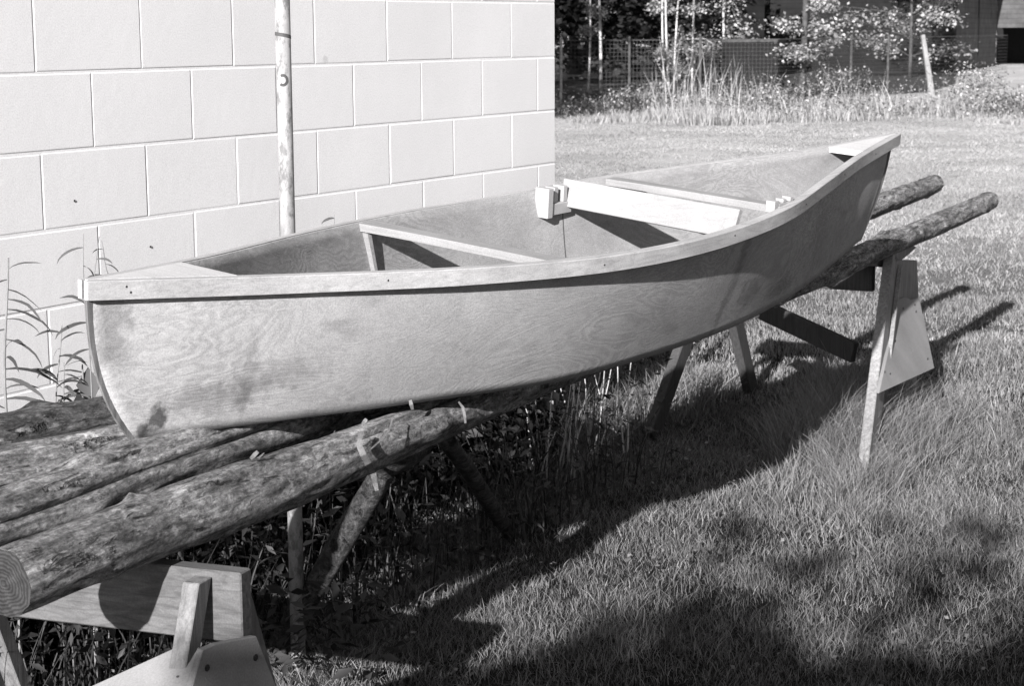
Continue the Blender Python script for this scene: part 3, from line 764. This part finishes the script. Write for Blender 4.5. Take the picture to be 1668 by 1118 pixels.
def lawn(name, n, d0, d1, h0, h1, w_, half, seed, mat, label=None, lean=(.1, .7), tn=1.0, sd=.30):
    r = np.random.default_rng(seed); x, y, d_ = wedge(n, d0, d1, half, r)
    ok = ~((y > -.02) & (x < .14)) ; x, y, d_ = x[ok], y[ok], d_[ok]
    c = vn(x, y, .22, 1)*.5+vn(x, y, .07, 2)*.5; big = vn(x, y, 1.3, 5)
    keep = r.random(len(x)) < np.clip(.35+1.1*(c-.25), .15, 1); x, y, c, big, d_ = x[keep], y[keep], c[keep], big[keep], d_[keep]
    Ht = (h0+(h1-h0)*r.random(len(x))**1.7)*(.65+.8*c); P = np.stack([x, y, gz(x, y)], 1)
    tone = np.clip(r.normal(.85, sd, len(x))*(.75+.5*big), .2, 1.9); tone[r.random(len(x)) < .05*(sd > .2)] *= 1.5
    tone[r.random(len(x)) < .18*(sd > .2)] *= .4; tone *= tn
    v = blades(P, Ht, w_*(.6+.8*r.random(len(x)))*np.clip(d_/d0, 1, 2)**.5, r.uniform(*lean, len(x)), tone, r)
    return v
parts = [lawn('a', 420000, 4.1, 8.2, .012, .050, .0024, .36, 101, None, lean=(.1, 1.2), tn=.84),  # near blades toned darker, foreground shade put into their colour
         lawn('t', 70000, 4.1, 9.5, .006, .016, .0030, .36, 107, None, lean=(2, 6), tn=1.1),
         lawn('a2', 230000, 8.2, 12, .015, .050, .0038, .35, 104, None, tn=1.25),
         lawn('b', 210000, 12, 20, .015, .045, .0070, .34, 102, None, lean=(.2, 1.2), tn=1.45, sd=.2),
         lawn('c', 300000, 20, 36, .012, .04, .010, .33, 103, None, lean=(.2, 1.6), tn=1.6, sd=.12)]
rc = np.random.default_rng(71); xc, yc, dc = wedge(16000, 4.1, 12, .36, rc); okc = (~((yc > -.02) & (xc < .14))) & (vn(xc, yc, .35, 44) > .5); xc, yc = xc[okc], yc[okc]
parts.append(leaves(np.stack([xc, yc, rc.uniform(.0, .035, len(xc))], 1), rc.uniform(.008, .022, len(xc)), rc, np.clip(rc.normal(.6, .25, len(xc)), .15, 1.3), aspect=.8))
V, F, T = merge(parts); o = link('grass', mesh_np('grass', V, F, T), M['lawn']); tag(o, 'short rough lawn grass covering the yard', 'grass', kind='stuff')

# long rough grass in patches: (centre x, y, radius x, radius y, n, height)
def patch(cx_, cy_, rx, ry, n, h0, h1, w_, seed, lean=(.2, 1.0)):
    r = np.random.default_rng(seed); a = r.uniform(0, 6.283, n); q = np.sqrt(r.random(n)); x = cx_+rx*q*np.cos(a); y = cy_+ry*q*np.sin(a)
    ok = ~((y > -.03) & (x < .14)); x, y = x[ok], y[ok]; q = q[ok]
    P = np.stack([x, y, gz(x, y)], 1); Ht = (h0+(h1-h0)*r.random(len(x)))*(1.05-.5*q)
    tone = np.clip(r.normal(1.0, .35, len(x)), .3, 2)
    return blades(P, Ht, np.full(len(x), w_), r.uniform(*lean, len(x)), tone, r, segs=4, curl=.9)
parts = []
def pp(x_, y_): return at(x_, y_, 0)
for (px_, py_, rx, ry, n, h0, h1, w_) in (
    (1412, 800, .26, .12, 1500, .08, .26, .003), (1385, 775, .2, .12, 900, .1, .3, .003), (1350, 740, .34, .24, 2600, .16, .46, .0035), (1400, 700, .34, .24, 2200, .16, .48, .0035), (1450, 745, .45, .22, 2000, .10, .36, .0035), (1500, 690, .4, .22, 900, .10, .32, .004), (1350, 700, .30, .2, 700, .1, .26, .004), (1300, 800, .35, .18, 500, .08, .16, .004),
    (1400, 620, .5, .25, 600, .08, .24, .004), (1580, 600, .8, .35, 900, .06, .18, .005), (1100, 655, .5, .22, 900, .10, .24, .005), (960, 700, .45, .2, 900, .10, .30, .005), (870, 790, .35, .18, 800, .08, .22, .005),
    (780, 850, .35, .14, 700, .08, .20, .005), (690, 900, .3, .12, 600, .06, .16, .005), (530, 1110, .22, .12, 700, .05, .13, .0035), (620, 1000, .3, .12, 400, .05, .13, .004), (350, 915, .35, .2, 500, .12, .35, .005), (90, 1060, .3, .15, 300, .1, .3, .005),
    (1650, 700, .8, .4, 800, .05, .15, .004), (1450, 850, .7, .3, 900, .05, .12, .004)):
    c = pp(px_, py_); parts.append(patch(c[0], c[1], rx, ry, n, h0, h1, w_, int(px_+py_)))
V, F, T = merge(parts); o = link('long_grass', mesh_np('long_grass', V, F, T), M['grass']); tag(o, 'long dry grass tangled round the sawhorse legs and under the logs', 'grass', kind='stuff')

# undergrowth between logs and wall
r = np.random.default_rng(5); n = 4200
x = np.where(r.random(n) < .85, r.uniform(-4.2, -1.1, n), r.uniform(-1.1, .0, n)); y = r.uniform(-.62, -.04, n); z = r.random(n)**1.3*.46*(.6+.6*vn(x, y, .25, 9))+.02
Vl = leaves(np.stack([x, y, z], 1), r.uniform(.02, .06, n), r, np.clip(r.normal(.6, .45, n), .15, 2.4), aspect=.36)
x = r.uniform(-4.2, .0, 900); y = r.uniform(-.6, -.04, 900); P = np.stack([x, y, x*0], 1)
Vb = blades(P, r.uniform(.15, .5, 900), np.full(900, .006), r.uniform(.05, .5, 900), np.clip(r.normal(.7, .4, 900), .2, 2.5), r, segs=4)
rq = np.random.default_rng(6); m_ = 260; xq = rq.normal(-2.46, .13, m_); yq = rq.uniform(-.86, -.6, m_); Vq = leaves(np.stack([xq, yq, rq.random(m_)*.26+.01], 1), rq.uniform(.03, .07, m_), rq, np.clip(rq.normal(.6, .4, m_), .2, 2), aspect=.4)
V, F, T = merge([Vl, Vb, Vq]); o = link('undergrowth', mesh_np('undergrowth', V, F, T), M['weed']); tag(o, 'dark leafy weeds growing between the logs and the wall', 'weeds', kind='stuff')

r = np.random.default_rng(31); n = 16000; x = r.uniform(-4.6, -.15, n); y = r.uniform(-.20, -.015, n); top = np.interp(x, [-4.6, -2.7, -2.2, -1.0, -.15], [.42, .42, .62, .55, .3])
V, F, T = leaves(np.stack([x, y, r.random(n)*top+.01], 1), r.uniform(.03, .07, n), r, np.clip(r.normal(.9, .5, n), .2, 3), aspect=.55)
o = link('creeper', mesh_np('creeper', V, F, T), M['dkleaf']); tag(o, 'dense dark creeper covering the foot of the block wall', 'creeper', kind='stuff')
# dried stems clump right of the trestle
def stems(name, pts, mat, parent=None):
    mb = MB()
    for P_ in pts: mb.tube(P_, [.004-.0026*i/(len(P_)-1) for i in range(len(P_))], 5)
    return mb.build(name, mat, parent)
r = random.Random(4)
for gi, (cx_, cy_, nst, lab) in enumerate(((905, 790, 12, 'bundle of bare dried stalks standing under the middle of the canoe'), (965, 745, 12, 'bundle of bare dried stalks nearer the sawhorse, under the canoe'))):
    root_p = Vector(at(cx_, cy_, 0)); ob = empty('dried_weed', tuple(root_p), label=lab, cat='plant', group='dried weeds under the canoe'); P = []
    for i in range(nst):
        b = Vector((r.uniform(-.16, .16), r.uniform(-.1, .1), 0)); hh = r.uniform(.25, .5); dx, dy = r.uniform(-.1, .1), r.uniform(-.08, .08)
        if i < 2: dx *= 2.2
        P.append([b+Vector((dx*t*t+r.uniform(-.008, .008), dy*t, hh*(t-.12*abs(dx)*8*t**3))) for t in (0, .25, .5, .75, 1)])
    stems('stalk', P, M['stem'], ob)

# tall narrow-leaved weeds in front of the wall
def weed(label, pxb, pxt, Y, nl, ll, seed, thick=.004, lw=.10, group='tall weeds against the wall', arch=0.0):
    r = np.random.default_rng(seed); T_ = aty(*pxt, Y); B_ = aty(*pxb, Y); 
    dirn = (T_-B_); foot = B_-dirn*(B_[2]/max(dirn[2], .05))*.9; foot = np.array([B_[0]-(T_[0]-B_[0])*.15, B_[1], 0.0])
    ob = empty('tall_weed', tuple(foot), label=label, cat='plant', group=group); n = 14; pts = []
    for i in range(n):
        t = i/(n-1); 
        if t < .5: p = foot+(B_-foot)*t*2
        else: p = B_+(T_-B_)*(t-.5)*2
        pts.append(p-foot+np.array([.006*math.sin(7*t+seed), .006*math.cos(9*t), 0]))
    mb = MB(); mb.tube(pts, [thick*(1-.65*i/(n-1)) for i in range(n)], 7); mb.build('stem', M['greenstem'], ob, smooth=True)
    parts = []; 
    for k in range(nl):
        t = .38+.6*(k+.5)/nl; i = t*(n-1); i0 = int(i); p = pts[i0]+(pts[min(i0+1, n-1)]-pts[i0])*(i-i0)
        a = math.atan2(R_[1], R_[0])+(0 if r.random() < .62 else math.pi)+r.normal()*.5; el = r.uniform(-.25, .75); ln = ll*r.uniform(.55, 1.15); wd = ln*lw*r.uniform(.7, 1.5)
        V = []; m = 7; D = np.array([math.cos(a), math.sin(a), 0]); ref = r.normal(size=3)*.5+np.array([0, 0, .6])-f_*.9
        c = p.copy(); 
        for j in range(m):
            u = j/(m-1); e_ = el-1.7*u*r.uniform(.5, .8); stp = D*math.cos(e_)+np.array([0, 0, math.sin(e_)]); S = np.cross(stp, ref); S /= np.linalg.norm(S)
            w_ = wd*math.sin(math.pi*(.08+.92*u))**.8*.5; V += [c-S*w_, c+S*w_]; c = c+stp*ln/(m-1)
        V = np.array(V); F = [np.array([[2*j, 2*j+2, 2*j+3, 2*j+1] for j in range(m-1)])]; parts.append((V, F, np.full(len(V), np.clip(r.normal(.9, .25), .4, 1.5))))
    V, F, T = merge(parts); link('foliage', mesh_np('foliage', V, F, T), M['weed'], ob)
    return ob
weed('tall thick-stemmed weed at the left edge against the wall', (14, 690), (8, 420), -.22, 20, .15, 1, .0055, .055)
weed('narrow weed between the left-edge weed and the canoe stem', (92, 690), (97, 530), -.24, 15, .085, 2, .003, .10)
weed('thin weed with drooping leaves just left of the canoe stem', (105, 690), (103, 590), -.27, 11, .08, 3, .0025, .10)
weed('weed rising behind the left tip of the canoe', (142, 560), (136, 380), -.34, 7, .085, 4, .0025, .09)
weed('slim weed behind the left deck of the canoe', (158, 540), (158, 385), -.34, 3, .05, 6, .002, .09)
weed('broken-looking weed leaning right behind the left deck', (190, 470), (160, 392), -.32, 4, .07, 7, .0022, .11)
weed('small sprig showing above the canoe rail right of the pole', (552, 420), (540, 345), -.20, 6, .045, 8, .0018, .12)
# broad leaves by the stem
r2 = np.random.default_rng(8); P = aty(135, 620, -.30); ob = empty('broad_leaf_weed', (P[0], P[1], 0), label='broad dark leaves peeping out left of the canoe stem', cat='plant')
mb = MB(); mb.tube([(0, 0, 0), (.01, 0, P[2]*.6), (0, 0, P[2]+.04)], [.005, .004, .002], 6); mb.build('stem', M['greenstem'], ob)
C = np.array([[0.02, 0, P[2]+.03], [-.01, .01, P[2]-.03], [.03, 0, P[2]-.09], [.01, 0, P[2]-.05], [.05, 0, P[2]-.13]]); V, F, T = leaves(C, np.array([.10, .08, .10, .07, .1]), r2, np.array([1., .8, .9, .7, .9]), aspect=.62, az=np.array([3.9, 4.2, 3.6, 5.6, 4.1]), droop=np.array([-1.1, -.8, -1.2, -.3, -.9]))
link('foliage', mesh_np('foliage', V, F, T), M['weed'], ob)

# ------------------------------------------------------------------ far yard: weed belt, fence, trees, houses
fa, fb, fc = at(880, 186), at(1268, 178), at(1508, 160)
r = np.random.default_rng(15)
def belt(n, h0, h1, w_, spread, seed, tone0, x0=880, x1=1700, off=0.0, clump=.5):
    r = np.random.default_rng(seed); u = r.uniform(x0, x1, n); ybase = np.interp(u, [880, 1268, 1508, 1700], [192, 196, 186, 196])
    P = np.stack([at(a, b, 0) for a, b in zip(u, ybase)]); away = P[:, :2]-CAMP[:2]; away /= np.linalg.norm(away, axis=1)[:, None]
    s_ = r.uniform(-spread*.3, spread, n)+off; P[:, :2] += away*s_[:, None]; P[:, 2] = -.02
    cl = vn(P[:, 0], P[:, 1], 1.1, seed+3); keep = r.random(n) < np.clip((cl-clump*.5)*2.2, .06, 1); P = P[keep]; cl = cl[keep]; n = len(P)
    uu = u[keep]; Ht = r.uniform(h0, h1, n)*(.5+cl)*np.interp(uu, [905, 1040, 1080, 1150, 1300, 1400, 1550, 1575, 1700], [.45, .5, 1.2, 1.1, .8, 1.0, 1.0, .45, .4]); return blades(P, Ht, np.full(n, w_), r.uniform(.05, .6, n), np.clip(r.normal(tone0, .3, n), .2, 2), r, segs=2), P
b1, _ = belt(26000, .08, .30, .016, 7, 201, .7); b2, P2 = belt(2400, .25, .85, .014, 5.5, 202, .8, off=1.5, clump=1.0); b3, P3 = belt(90, .5, 1.0, .02, 3, 203, .9, 1050, 1240, off=2.5, clump=.2)
n = 22000; i_ = r.integers(0, len(P2), n); C = P2[i_]+np.stack([r.normal(0, .18, n), r.normal(0, .25, n), r.uniform(.03, .62, n)*np.clip(-.35+2.2*vn(P2[i_, 1]*1.0, P2[i_, 0]*.4, .7, 81), .12, 1.8)*np.interp(np.arctan2(P2[i_, 1]-CAMP[1], P2[i_, 0]-CAMP[0]), [.30, .42, .47, .52], [1, 1, .5, .4])], 1)
l1 = leaves(C, r.uniform(.03, .085, n), r, np.clip(r.normal(.6, .5, n), .08, 2.0), aspect=.5)
V, F, T = merge([b1, b2, b3, l1]); o = link('weeds', mesh_np('weeds', V, F, T), M['weedpale']); tag(o, 'pale tangled weeds and tall grass along the far fence', 'weeds', kind='stuff')

# wire fence
fpts = [at(700, 176), at(905, 174), at(1268, 170), at(1512, 152), at(1640, 140)]
fo = empty('wire_fence', tuple(fpts[1]), label='square-mesh wire fence running behind the far weeds', cat='fence'); iv = Matrix.Translation(-Vector(fpts[1]))
def fence_top(p):  # height of fence at p so that its top follows the photograph's level top
    return 1.45
tot = []; V = []; F = []; cellx = .085; hz = 1.42
for a, b in zip(fpts[:-1], fpts[1:]):
    Ls = np.linalg.norm(b-a); m = int(Ls/cellx)
    for i in range(m): tot.append(a+(b-a)*i/m)
tot = np.array(tot); tw = .0034
perp = np.array([0, 0, 1.0])
P0 = tot; dirs = np.gradient(tot, axis=0); dirs /= np.linalg.norm(dirs, axis=1)[:, None]
def quads(A, B, w_, side):
    return np.stack([A-side*w_, A+side*w_, B+side*w_, B-side*w_], 1).reshape(-1, 3)
Vv = quads(P0, P0+[0, 0, hz], tw, dirs); lst = [Vv]
for k in range(0, 17):
    z_ = .04+k*(hz-.04)/16; A = P0[:-1]+[0, 0, z_]; B = P0[1:]+[0, 0, z_]; lst.append(quads(A, B, tw*(1.0 if k < 16 else 2.6), np.array([[0, 0, 1.0]])))
V = np.concatenate(lst)-fpts[1]; F = [np.arange(len(V)).reshape(-1, 4)]
link('wire_mesh', mesh_np('wire_mesh', V, F), M['wire'], fo)
for (px_, py_, h_, mt) in ((914, 174, 1.5, 'stem'), (1025, 173, 1.5, 'trunk'), (1140, 172, 1.5, 'trunk'), (1385, 161, 1.5, 'trunk'), (1445, 157, 1.5, 'trunk')):
    c = at(px_, py_); mb = MB(); mb.tube([c-fpts[1], c-fpts[1]+[0, 0, h_]], .03, 8); mb.build('post', M[mt], fo)
c = at(1519, 157); sp_ = empty('leaning_post', tuple(c), label='pale leaning wooden post at the right end of the wire fence', cat='post')
t_ = atd(1503, 58, 1); dist = np.linalg.norm(c[:2]-CAMP[:2]); tp = CAMP+ray(1503, 56)*(dist/np.linalg.norm(ray(1503, 56)[:2])); mb = MB(); mb.bar((0, 0, -.05), Vector(tp-c), .14, .10, up=(.8, .6, 0), w2=.09); mb.build('post', M['oldwoodZ'], sp_, bevel=.01)

# dark sheet that paints tree shade on the ground beyond the fence
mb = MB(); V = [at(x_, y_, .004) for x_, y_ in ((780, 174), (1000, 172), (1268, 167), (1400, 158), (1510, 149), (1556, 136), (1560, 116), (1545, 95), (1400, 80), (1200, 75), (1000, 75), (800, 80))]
mb.add(V, [tuple(range(len(V)))]); o = mb.build('shaded_ground', m_plain('shaded_ground', .045, .95, .5, 3, .3)); tag(o, kind='structure')
# path
mb = MB()
V = [at(x_, y_, .012) for x_, y_ in ((860, 135), (960, 128), (1080, 124), (1200, 121), (1200, 108), (1100, 107), (1000, 112), (930, 117), (860, 122))]
mb.add(V, [tuple(range(9))]); o = mb.build('path', M['path']); tag(o, kind='structure')

# trees
def tree(name, label, base, h_, tr_, crown, nleaf, lsize, mat, tmat, seed, group='trees beyond the fence', lean=(0, 0), branches=9, cz=.55, tone=1.0, clumps=24, cat='tree', spread=.2):
    r = np.random.default_rng(seed); ob = empty(name, tuple(base), label=label, cat=cat, group=group); mb = MB(); n = 10
    pts = [Vector((lean[0]*t+.05*math.sin(5*t+seed), lean[1]*t+.05*math.cos(4*t+seed), h_*.95*t)) for t in np.linspace(0, 1, n)]
    mb.tube(pts, [tr_*(1-.8*i/(n-1)) for i in range(n)], 9); C = []
    for b in range(branches):
        t = r.uniform(.2, .95) ; i = min(int(t*(n-1)), n-2); p = pts[i]; a = r.uniform(0, 6.283); ln = crown*r.uniform(.5, 1.0)*(1.15-.6*t)
        q = p+Vector((math.cos(a)*ln, math.sin(a)*ln, ln*r.uniform(-.15, .5))); m_ = p.lerp(q, .5)+Vector((0, 0, ln*.12))
        mb.tube([p, m_, q], [tr_*.35, tr_*.2, tr_*.06], 6); 
        for k in range(4): C.append(np.array(p.lerp(q, .4+.2*k)))
    mb.build('trunk', M[tmat], ob, smooth=True)
    while len(C) < clumps:
        a = r.uniform(0, 6.283); q = crown*math.sqrt(r.random()); z = h_*(cz+(1-cz)*r.random()); C.append(np.array([q*math.cos(a)*(1.2-z/h_*.6), q*math.sin(a)*(1.2-z/h_*.6), z]))
    C = np.array(C); ci = r.integers(0, len(C), nleaf); sz = crown*spread
    Cc = C[ci]+r.normal(size=(nleaf, 3))*[sz, sz, sz*.75]; ct = r.uniform(.6, 1.4, len(C))[ci]
    V, F, T = leaves(Cc, r.uniform(.6, 1.4, nleaf)*lsize, r, np.clip(r.normal(1, .35, nleaf)*ct*tone, .15, 2.2), aspect=.75)
    link('crown', mesh_np('crown', V, F, T), M[mat], ob); return ob
# leafy maple hanging down at centre right, behind the fence
tree('maple_tree', 'leafy maple with low bright leaves behind the middle of the fence', at(1306, 158), 5.2, .10, 1.0, 6000, .085, 'maple', 'trunk', 1, branches=16, cz=.12, clumps=60, spread=.13)
tree('maple_tree', 'maple whose low branches hang into the top right of the view', at(1480, 126), 6.5, .07, 3.1, 6500, .11, 'maple', 'trunk', 2, branches=22, cz=.36, clumps=75, spread=.07)
tree('maple_tree', 'thin maple sapling with pale leaves left of the big maple', at(1178, 140), 5.0, .05, 1.5, 2600, .09, 'maple', 'birch', 3, branches=8, cz=.5, clumps=20)
for k, (px_, py_, t_, ln_) in enumerate(((958, 150, .035, (.1, 0)), (976, 150, .05, (0, .0)), (1078, 158, .03, (.1, 0)), (1090, 158, .035, (-.1, .1)), (1100, 150, .03, (.3, 0)), (1130, 150, .035, (0, .1)))):
    lab = ['slender pale sapling trunk nearest the white wall', 'brighter sapling trunk just right of the one nearest the wall', 'leftmost stem of the clump of saplings at the centre of the fence', 'second sapling stem of the clump at the centre of the fence', 'leaning third sapling stem in the clump at the fence', 'straight sapling standing right of the fence clump'][k]
    tree('sapling', lab, at(px_, py_), 5.0, t_, .55, 800, .075, 'maple', 'birch', 20+k, branches=6, cz=.25, clumps=14, lean=ln_)
# dark evergreens closing the view
for k, (px_, D, cr) in enumerate(((870, 62, 3.2), (935, 70, 3.4), (1010, 60, 3.2), (1075, 74, 3.6), (1120, 84, 3.8), (1200, 96, 4), (1290, 100, 4), (1400, 104, 4), (1500, 108, 4), (1600, 112, 4.5), (1690, 104, 5))):
    dv_ = ray(px_, 45); b = CAMP+dv_*D/np.linalg.norm(dv_[:2]); b[2] = 0
    tree('evergreen_tree', ['dark dense evergreen closing the view beyond the fence, partly behind the saplings', 'dark tree behind the far house'][px_ > 1150], b, 9, .25, cr, 9000, .26, 'dkleaf', 'trunk', 40+k, group='dark trees at the back', branches=14, cz=.03, clumps=70)
# unseen trees added behind the block building to shade the far yard
for k, (x_, y_, h_, cr) in enumerate(((16, 13.5, 8, 3.0), (22, 17, 9, 3.2), (27, 21, 10, 3.5))):
    tree('added_shade_tree', 'unseen broad tree added beyond the block building to shade the far yard', np.array([x_, y_, 0]), h_, .2, cr, 3500, .35, 'dkleaf', 'trunk', 60+k, group='unseen trees added for shade behind the building', branches=12, cz=.2, clumps=50)

# dark clapboard house, tree shade put into its front colour; sunlit side lighter
hb = at(1552, 117); hd = np.linalg.norm(hb[:2]-CAMP[:2])
def gp_(px_, scale=1.0, D=None):
    dv_ = ray(px_, 45); return CAMP[:2]+dv_[:2]*(D or hd)/np.linalg.norm(dv_[:2])
ho = empty('house', (hb[0], hb[1], 0), label='dark clapboard house with tree shade in its front colour and a lighter grey end wall, beyond the fence', cat='house'); iv = Matrix.Translation((-hb[0], -hb[1], 0))
A_ = gp_(1262, D=hd*1.04); B_ = gp_(1555, D=hd); C_ = gp_(1623, D=hd*1.16); Dp = A_+(C_-B_)
def wallslab(mb, a, b, z0, z1, th=.2):
    a = Vector((a[0], a[1], 0)); b = Vector((b[0], b[1], 0)); n_ = (b-a).cross(Vector((0, 0, 1))).normalized()
    if n_.dot(Vector((f_[0], f_[1], 0))) < 0: n_ = -n_
    mb.hexa([a+Vector((0, 0, z0)), b+Vector((0, 0, z0)), b+n_*th+Vector((0, 0, z0)), a+n_*th+Vector((0, 0, z0)), a+Vector((0, 0, z1)), b+Vector((0, 0, z1)), b+n_*th+Vector((0, 0, z1)), a+n_*th+Vector((0, 0, z1))])
mb = MB(); wallslab(mb, A_, B_, .35, 3.2); wallslab(mb, A_, Dp, .35, 3.2); mb.build('wall', M['siding_dark_shaded'], ho, inv=iv)
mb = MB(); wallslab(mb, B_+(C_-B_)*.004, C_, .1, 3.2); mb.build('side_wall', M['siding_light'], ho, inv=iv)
mb = MB(); wallslab(mb, A_+(B_-A_)*.01, B_-(B_-A_)*.01, 0, .345, .15); mb.build('foundation', M['soffit'], ho, inv=iv)
mb = MB(); ce = (A_+C_)/2; P4 = [Vector((*(ce+(q-ce)*1.06), 3.21)) for q in (A_, B_, C_, Dp)]; ri = [Vector((*((A_+Dp)/2), 5.2)), Vector((*((B_+C_)/2), 5.2))]
mb.add(P4+ri, [(0, 1, 5, 4), (2, 3, 4, 5), (1, 2, 5), (3, 0, 4), (0, 3, 2, 1)]); mb.build('roof', M['roofing'], ho, inv=iv)
mb = MB(); wallslab(mb, B_+(C_-B_)*.52-np.array([.03, .02]), B_+(C_-B_)*.55-np.array([.03, .02]), .5, 3.1, .05); mb.build('drainpipe', M['soffit'], ho, inv=iv)
# open carport at the right
g0_ = gp_(1624, D=hd*1.17); g1_ = gp_(1760, D=hd*1.17); ca = empty('carport', (g0_[0], g0_[1], 0), label='carport with a dark opening at the far right edge', cat='carport'); iv = Matrix.Translation((-g0_[0], -g0_[1], 0))
away = Vector((*(g0_-CAMP[:2]), 0)).normalized()
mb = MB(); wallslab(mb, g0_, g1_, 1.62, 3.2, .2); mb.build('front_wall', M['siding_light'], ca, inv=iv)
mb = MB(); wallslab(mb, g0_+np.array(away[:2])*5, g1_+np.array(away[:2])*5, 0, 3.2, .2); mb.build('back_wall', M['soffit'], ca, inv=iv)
mb = MB(); a = Vector((*g0_, 3.21)); b = Vector((*g1_, 3.21)); mb.hexa([a, b, b+away*5.3, a+away*5.3, a+Vector((0, 0, .15)), b+Vector((0, 0, .15)), b+away*5.3+Vector((0, 0, .15)), a+away*5.3+Vector((0, 0, .15))]); mb.build('roof', M['roofing'], ca, inv=iv)
# second house behind the saplings
s0_ = gp_(1135, D=62); s1_ = gp_(1245, D=64); sh = empty('house', (s0_[0], s0_[1], 0), label='dim clapboard building seen between the sapling and the maple', cat='house'); iv = Matrix.Translation((-s0_[0], -s0_[1], 0))
bk = np.array(away[:2])*5
mb = MB(); wallslab(mb, s0_, s1_, 0, 3.4); wallslab(mb, s0_, s0_+bk, 0, 3.4); mb.build('wall', M['siding_dark_shaded'], sh, inv=iv)
mb = MB(); mb.hexa([Vector((*(s0_-bk*.08), 3.41)), Vector((*(s1_-bk*.08), 3.41)), Vector((*(s1_+bk), 3.41)), Vector((*(s0_+bk), 3.41)), Vector((*(s0_-bk*.08), 3.5)), Vector((*(s1_-bk*.08), 3.5)), Vector((*(s1_+bk), 4.6)), Vector((*(s0_+bk), 4.6))]); mb.build('roof', M['roofing'], sh, inv=iv)
# low dark shed with a flat pale-edged roof
c0 = gp_(1176, D=52); c1_ = gp_(1268, D=52.5); cs_ = empty('low_shed', (c0[0], c0[1], 0), label='low dark flat-topped shed seen through the wire fence', cat='shed'); iv = Matrix.Translation((-c0[0], -c0[1], 0)); bk = np.array(away[:2])*2.0
mb = MB(); mb.hexa([Vector((*p, z)) for z in (0, 1.28) for p in (c0, c1_, c1_+bk, c0+bk)]); mb.build('wall', M['soffit'], cs_, inv=iv)
mb = MB(); mb.hexa([Vector((*p, z)) for z in (1.284, 1.36) for p in (c0-bk*.04, c1_-bk*.04, c1_+bk*1.04, c0+bk*1.04)]); mb.build('roof', M['trunk'], cs_, inv=iv)
c0 = gp_(1133, D=51); c1_ = gp_(1168, D=51.3); cr = empty('wooden_crate', (c0[0], c0[1], 0), label='grey wooden box on legs standing left of the low dark shed', cat='crate'); iv = Matrix.Translation((-c0[0], -c0[1], 0)); bk = np.array(away[:2])*.7
mb = MB(); mb.hexa([Vector((*p, z)) for z in (.28, .92) for p in (c0, c1_, c1_+bk, c0+bk)]); mb.build('side_boards', M['siding_light'], cr, bevel=.02, inv=iv)
mb = MB()
for p in (c0, c1_, c1_+bk, c0+bk): mb = MB(); mb.tube([Vector((*p, 0)), Vector((*p, .3))], .04, 6); mb.build('leg', M['siding_dark_shaded'], cr, inv=iv)
# white standpipe
c = at(1599, 140); wp = empty('standpipe', tuple(c), label='small white bent pipe sticking up from the lawn at far right', cat='pipe'); sc_ = np.linalg.norm(c[:2]-CAMP[:2])/3050
Rv = Vector(R_); up_ = Vector((0, 0, 1)); mb = MB(); mb.tube([(0, 0, 0), up_*12*sc_, up_*18*sc_-Rv*3*sc_, up_*21*sc_-Rv*10*sc_, up_*22*sc_-Rv*24*sc_], [2.6*sc_, 2.6*sc_, 2.6*sc_, 1.7*sc_, 1.6*sc_], 10); mb.build('pipe', M['white'], wp, smooth=True)
mb = MB(); mb.tube([up_*20*sc_-Rv*3*sc_, up_*26*sc_-Rv*3*sc_], [2.2*sc_, 1.5*sc_], 10); mb.build('cap', M['white'], wp)

# ------------------------------------------------------------------ unseen shrub, added and shaped to shade the near lawn
r = np.random.default_rng(77); n = 9000; xb = -12.0; TE = math.tan(rad(SEL)); TA = math.tan(rad(SAZ))
wv = -.55-3.7*r.random(n)**.9
xe = np.interp(wv, [-3.5, -1.92, -1.44, -1.03, -.8, -.6], [-.8, -1.15, -1.4, -1.62, -1.88, -2.3])
x = xb+r.normal(0, .5, n); y = wv+TA*x; top_ = (xe-x)*TE*(1/math.cos(rad(SAZ)))
top_ *= 1.0
z = top_-np.abs(r.normal(0, .9, n))-.15*r.random(n)+.12*np.sin(wv*5)
z = np.where(z < .1, r.uniform(.1, 3, n), z)
nd = 380; wd_ = r.uniform(-3.4, -.9, nd); xg = np.where(wd_ > -1.45, r.uniform(-2.2, -.5, nd), r.uniform(-2.2, -.2, nd)); keep_ = r.random(nd) < np.clip(.85-.5*(xg+1.2)/2, .1, 1)
wd_, xg = wd_[keep_], xg[keep_]; xd = xb+r.uniform(-.6, 2.0, len(xg)); x = np.concatenate([x, xd]); y = np.concatenate([y, wd_+TA*xd]); z = np.concatenate([z, (xg-xd)*TE/math.cos(rad(SAZ))]); n = len(x)
ob = empty('shade_shrub', (xb, -5, 0), label='unseen tall leafy shrub added behind the camera to shade the near lawn', cat='shrub')
V, F, T = leaves(np.stack([x-xb, y+5, z], 1), r.uniform(.08, .2, n), r, np.clip(r.normal(1, .3, n), .3, 2), aspect=.7)
link('foliage', mesh_np('foliage', V, F, T), M['weed'], ob)
mb = MB()
for k in range(9):
    yy = -3.4-.4*k+5; mb.tube([(0, yy, 0), (.1, yy+.1, 1.5), (0, yy-.1, 3.2)], [.05, .035, .01], 7)
mb.build('stem', M['trunk'], ob)
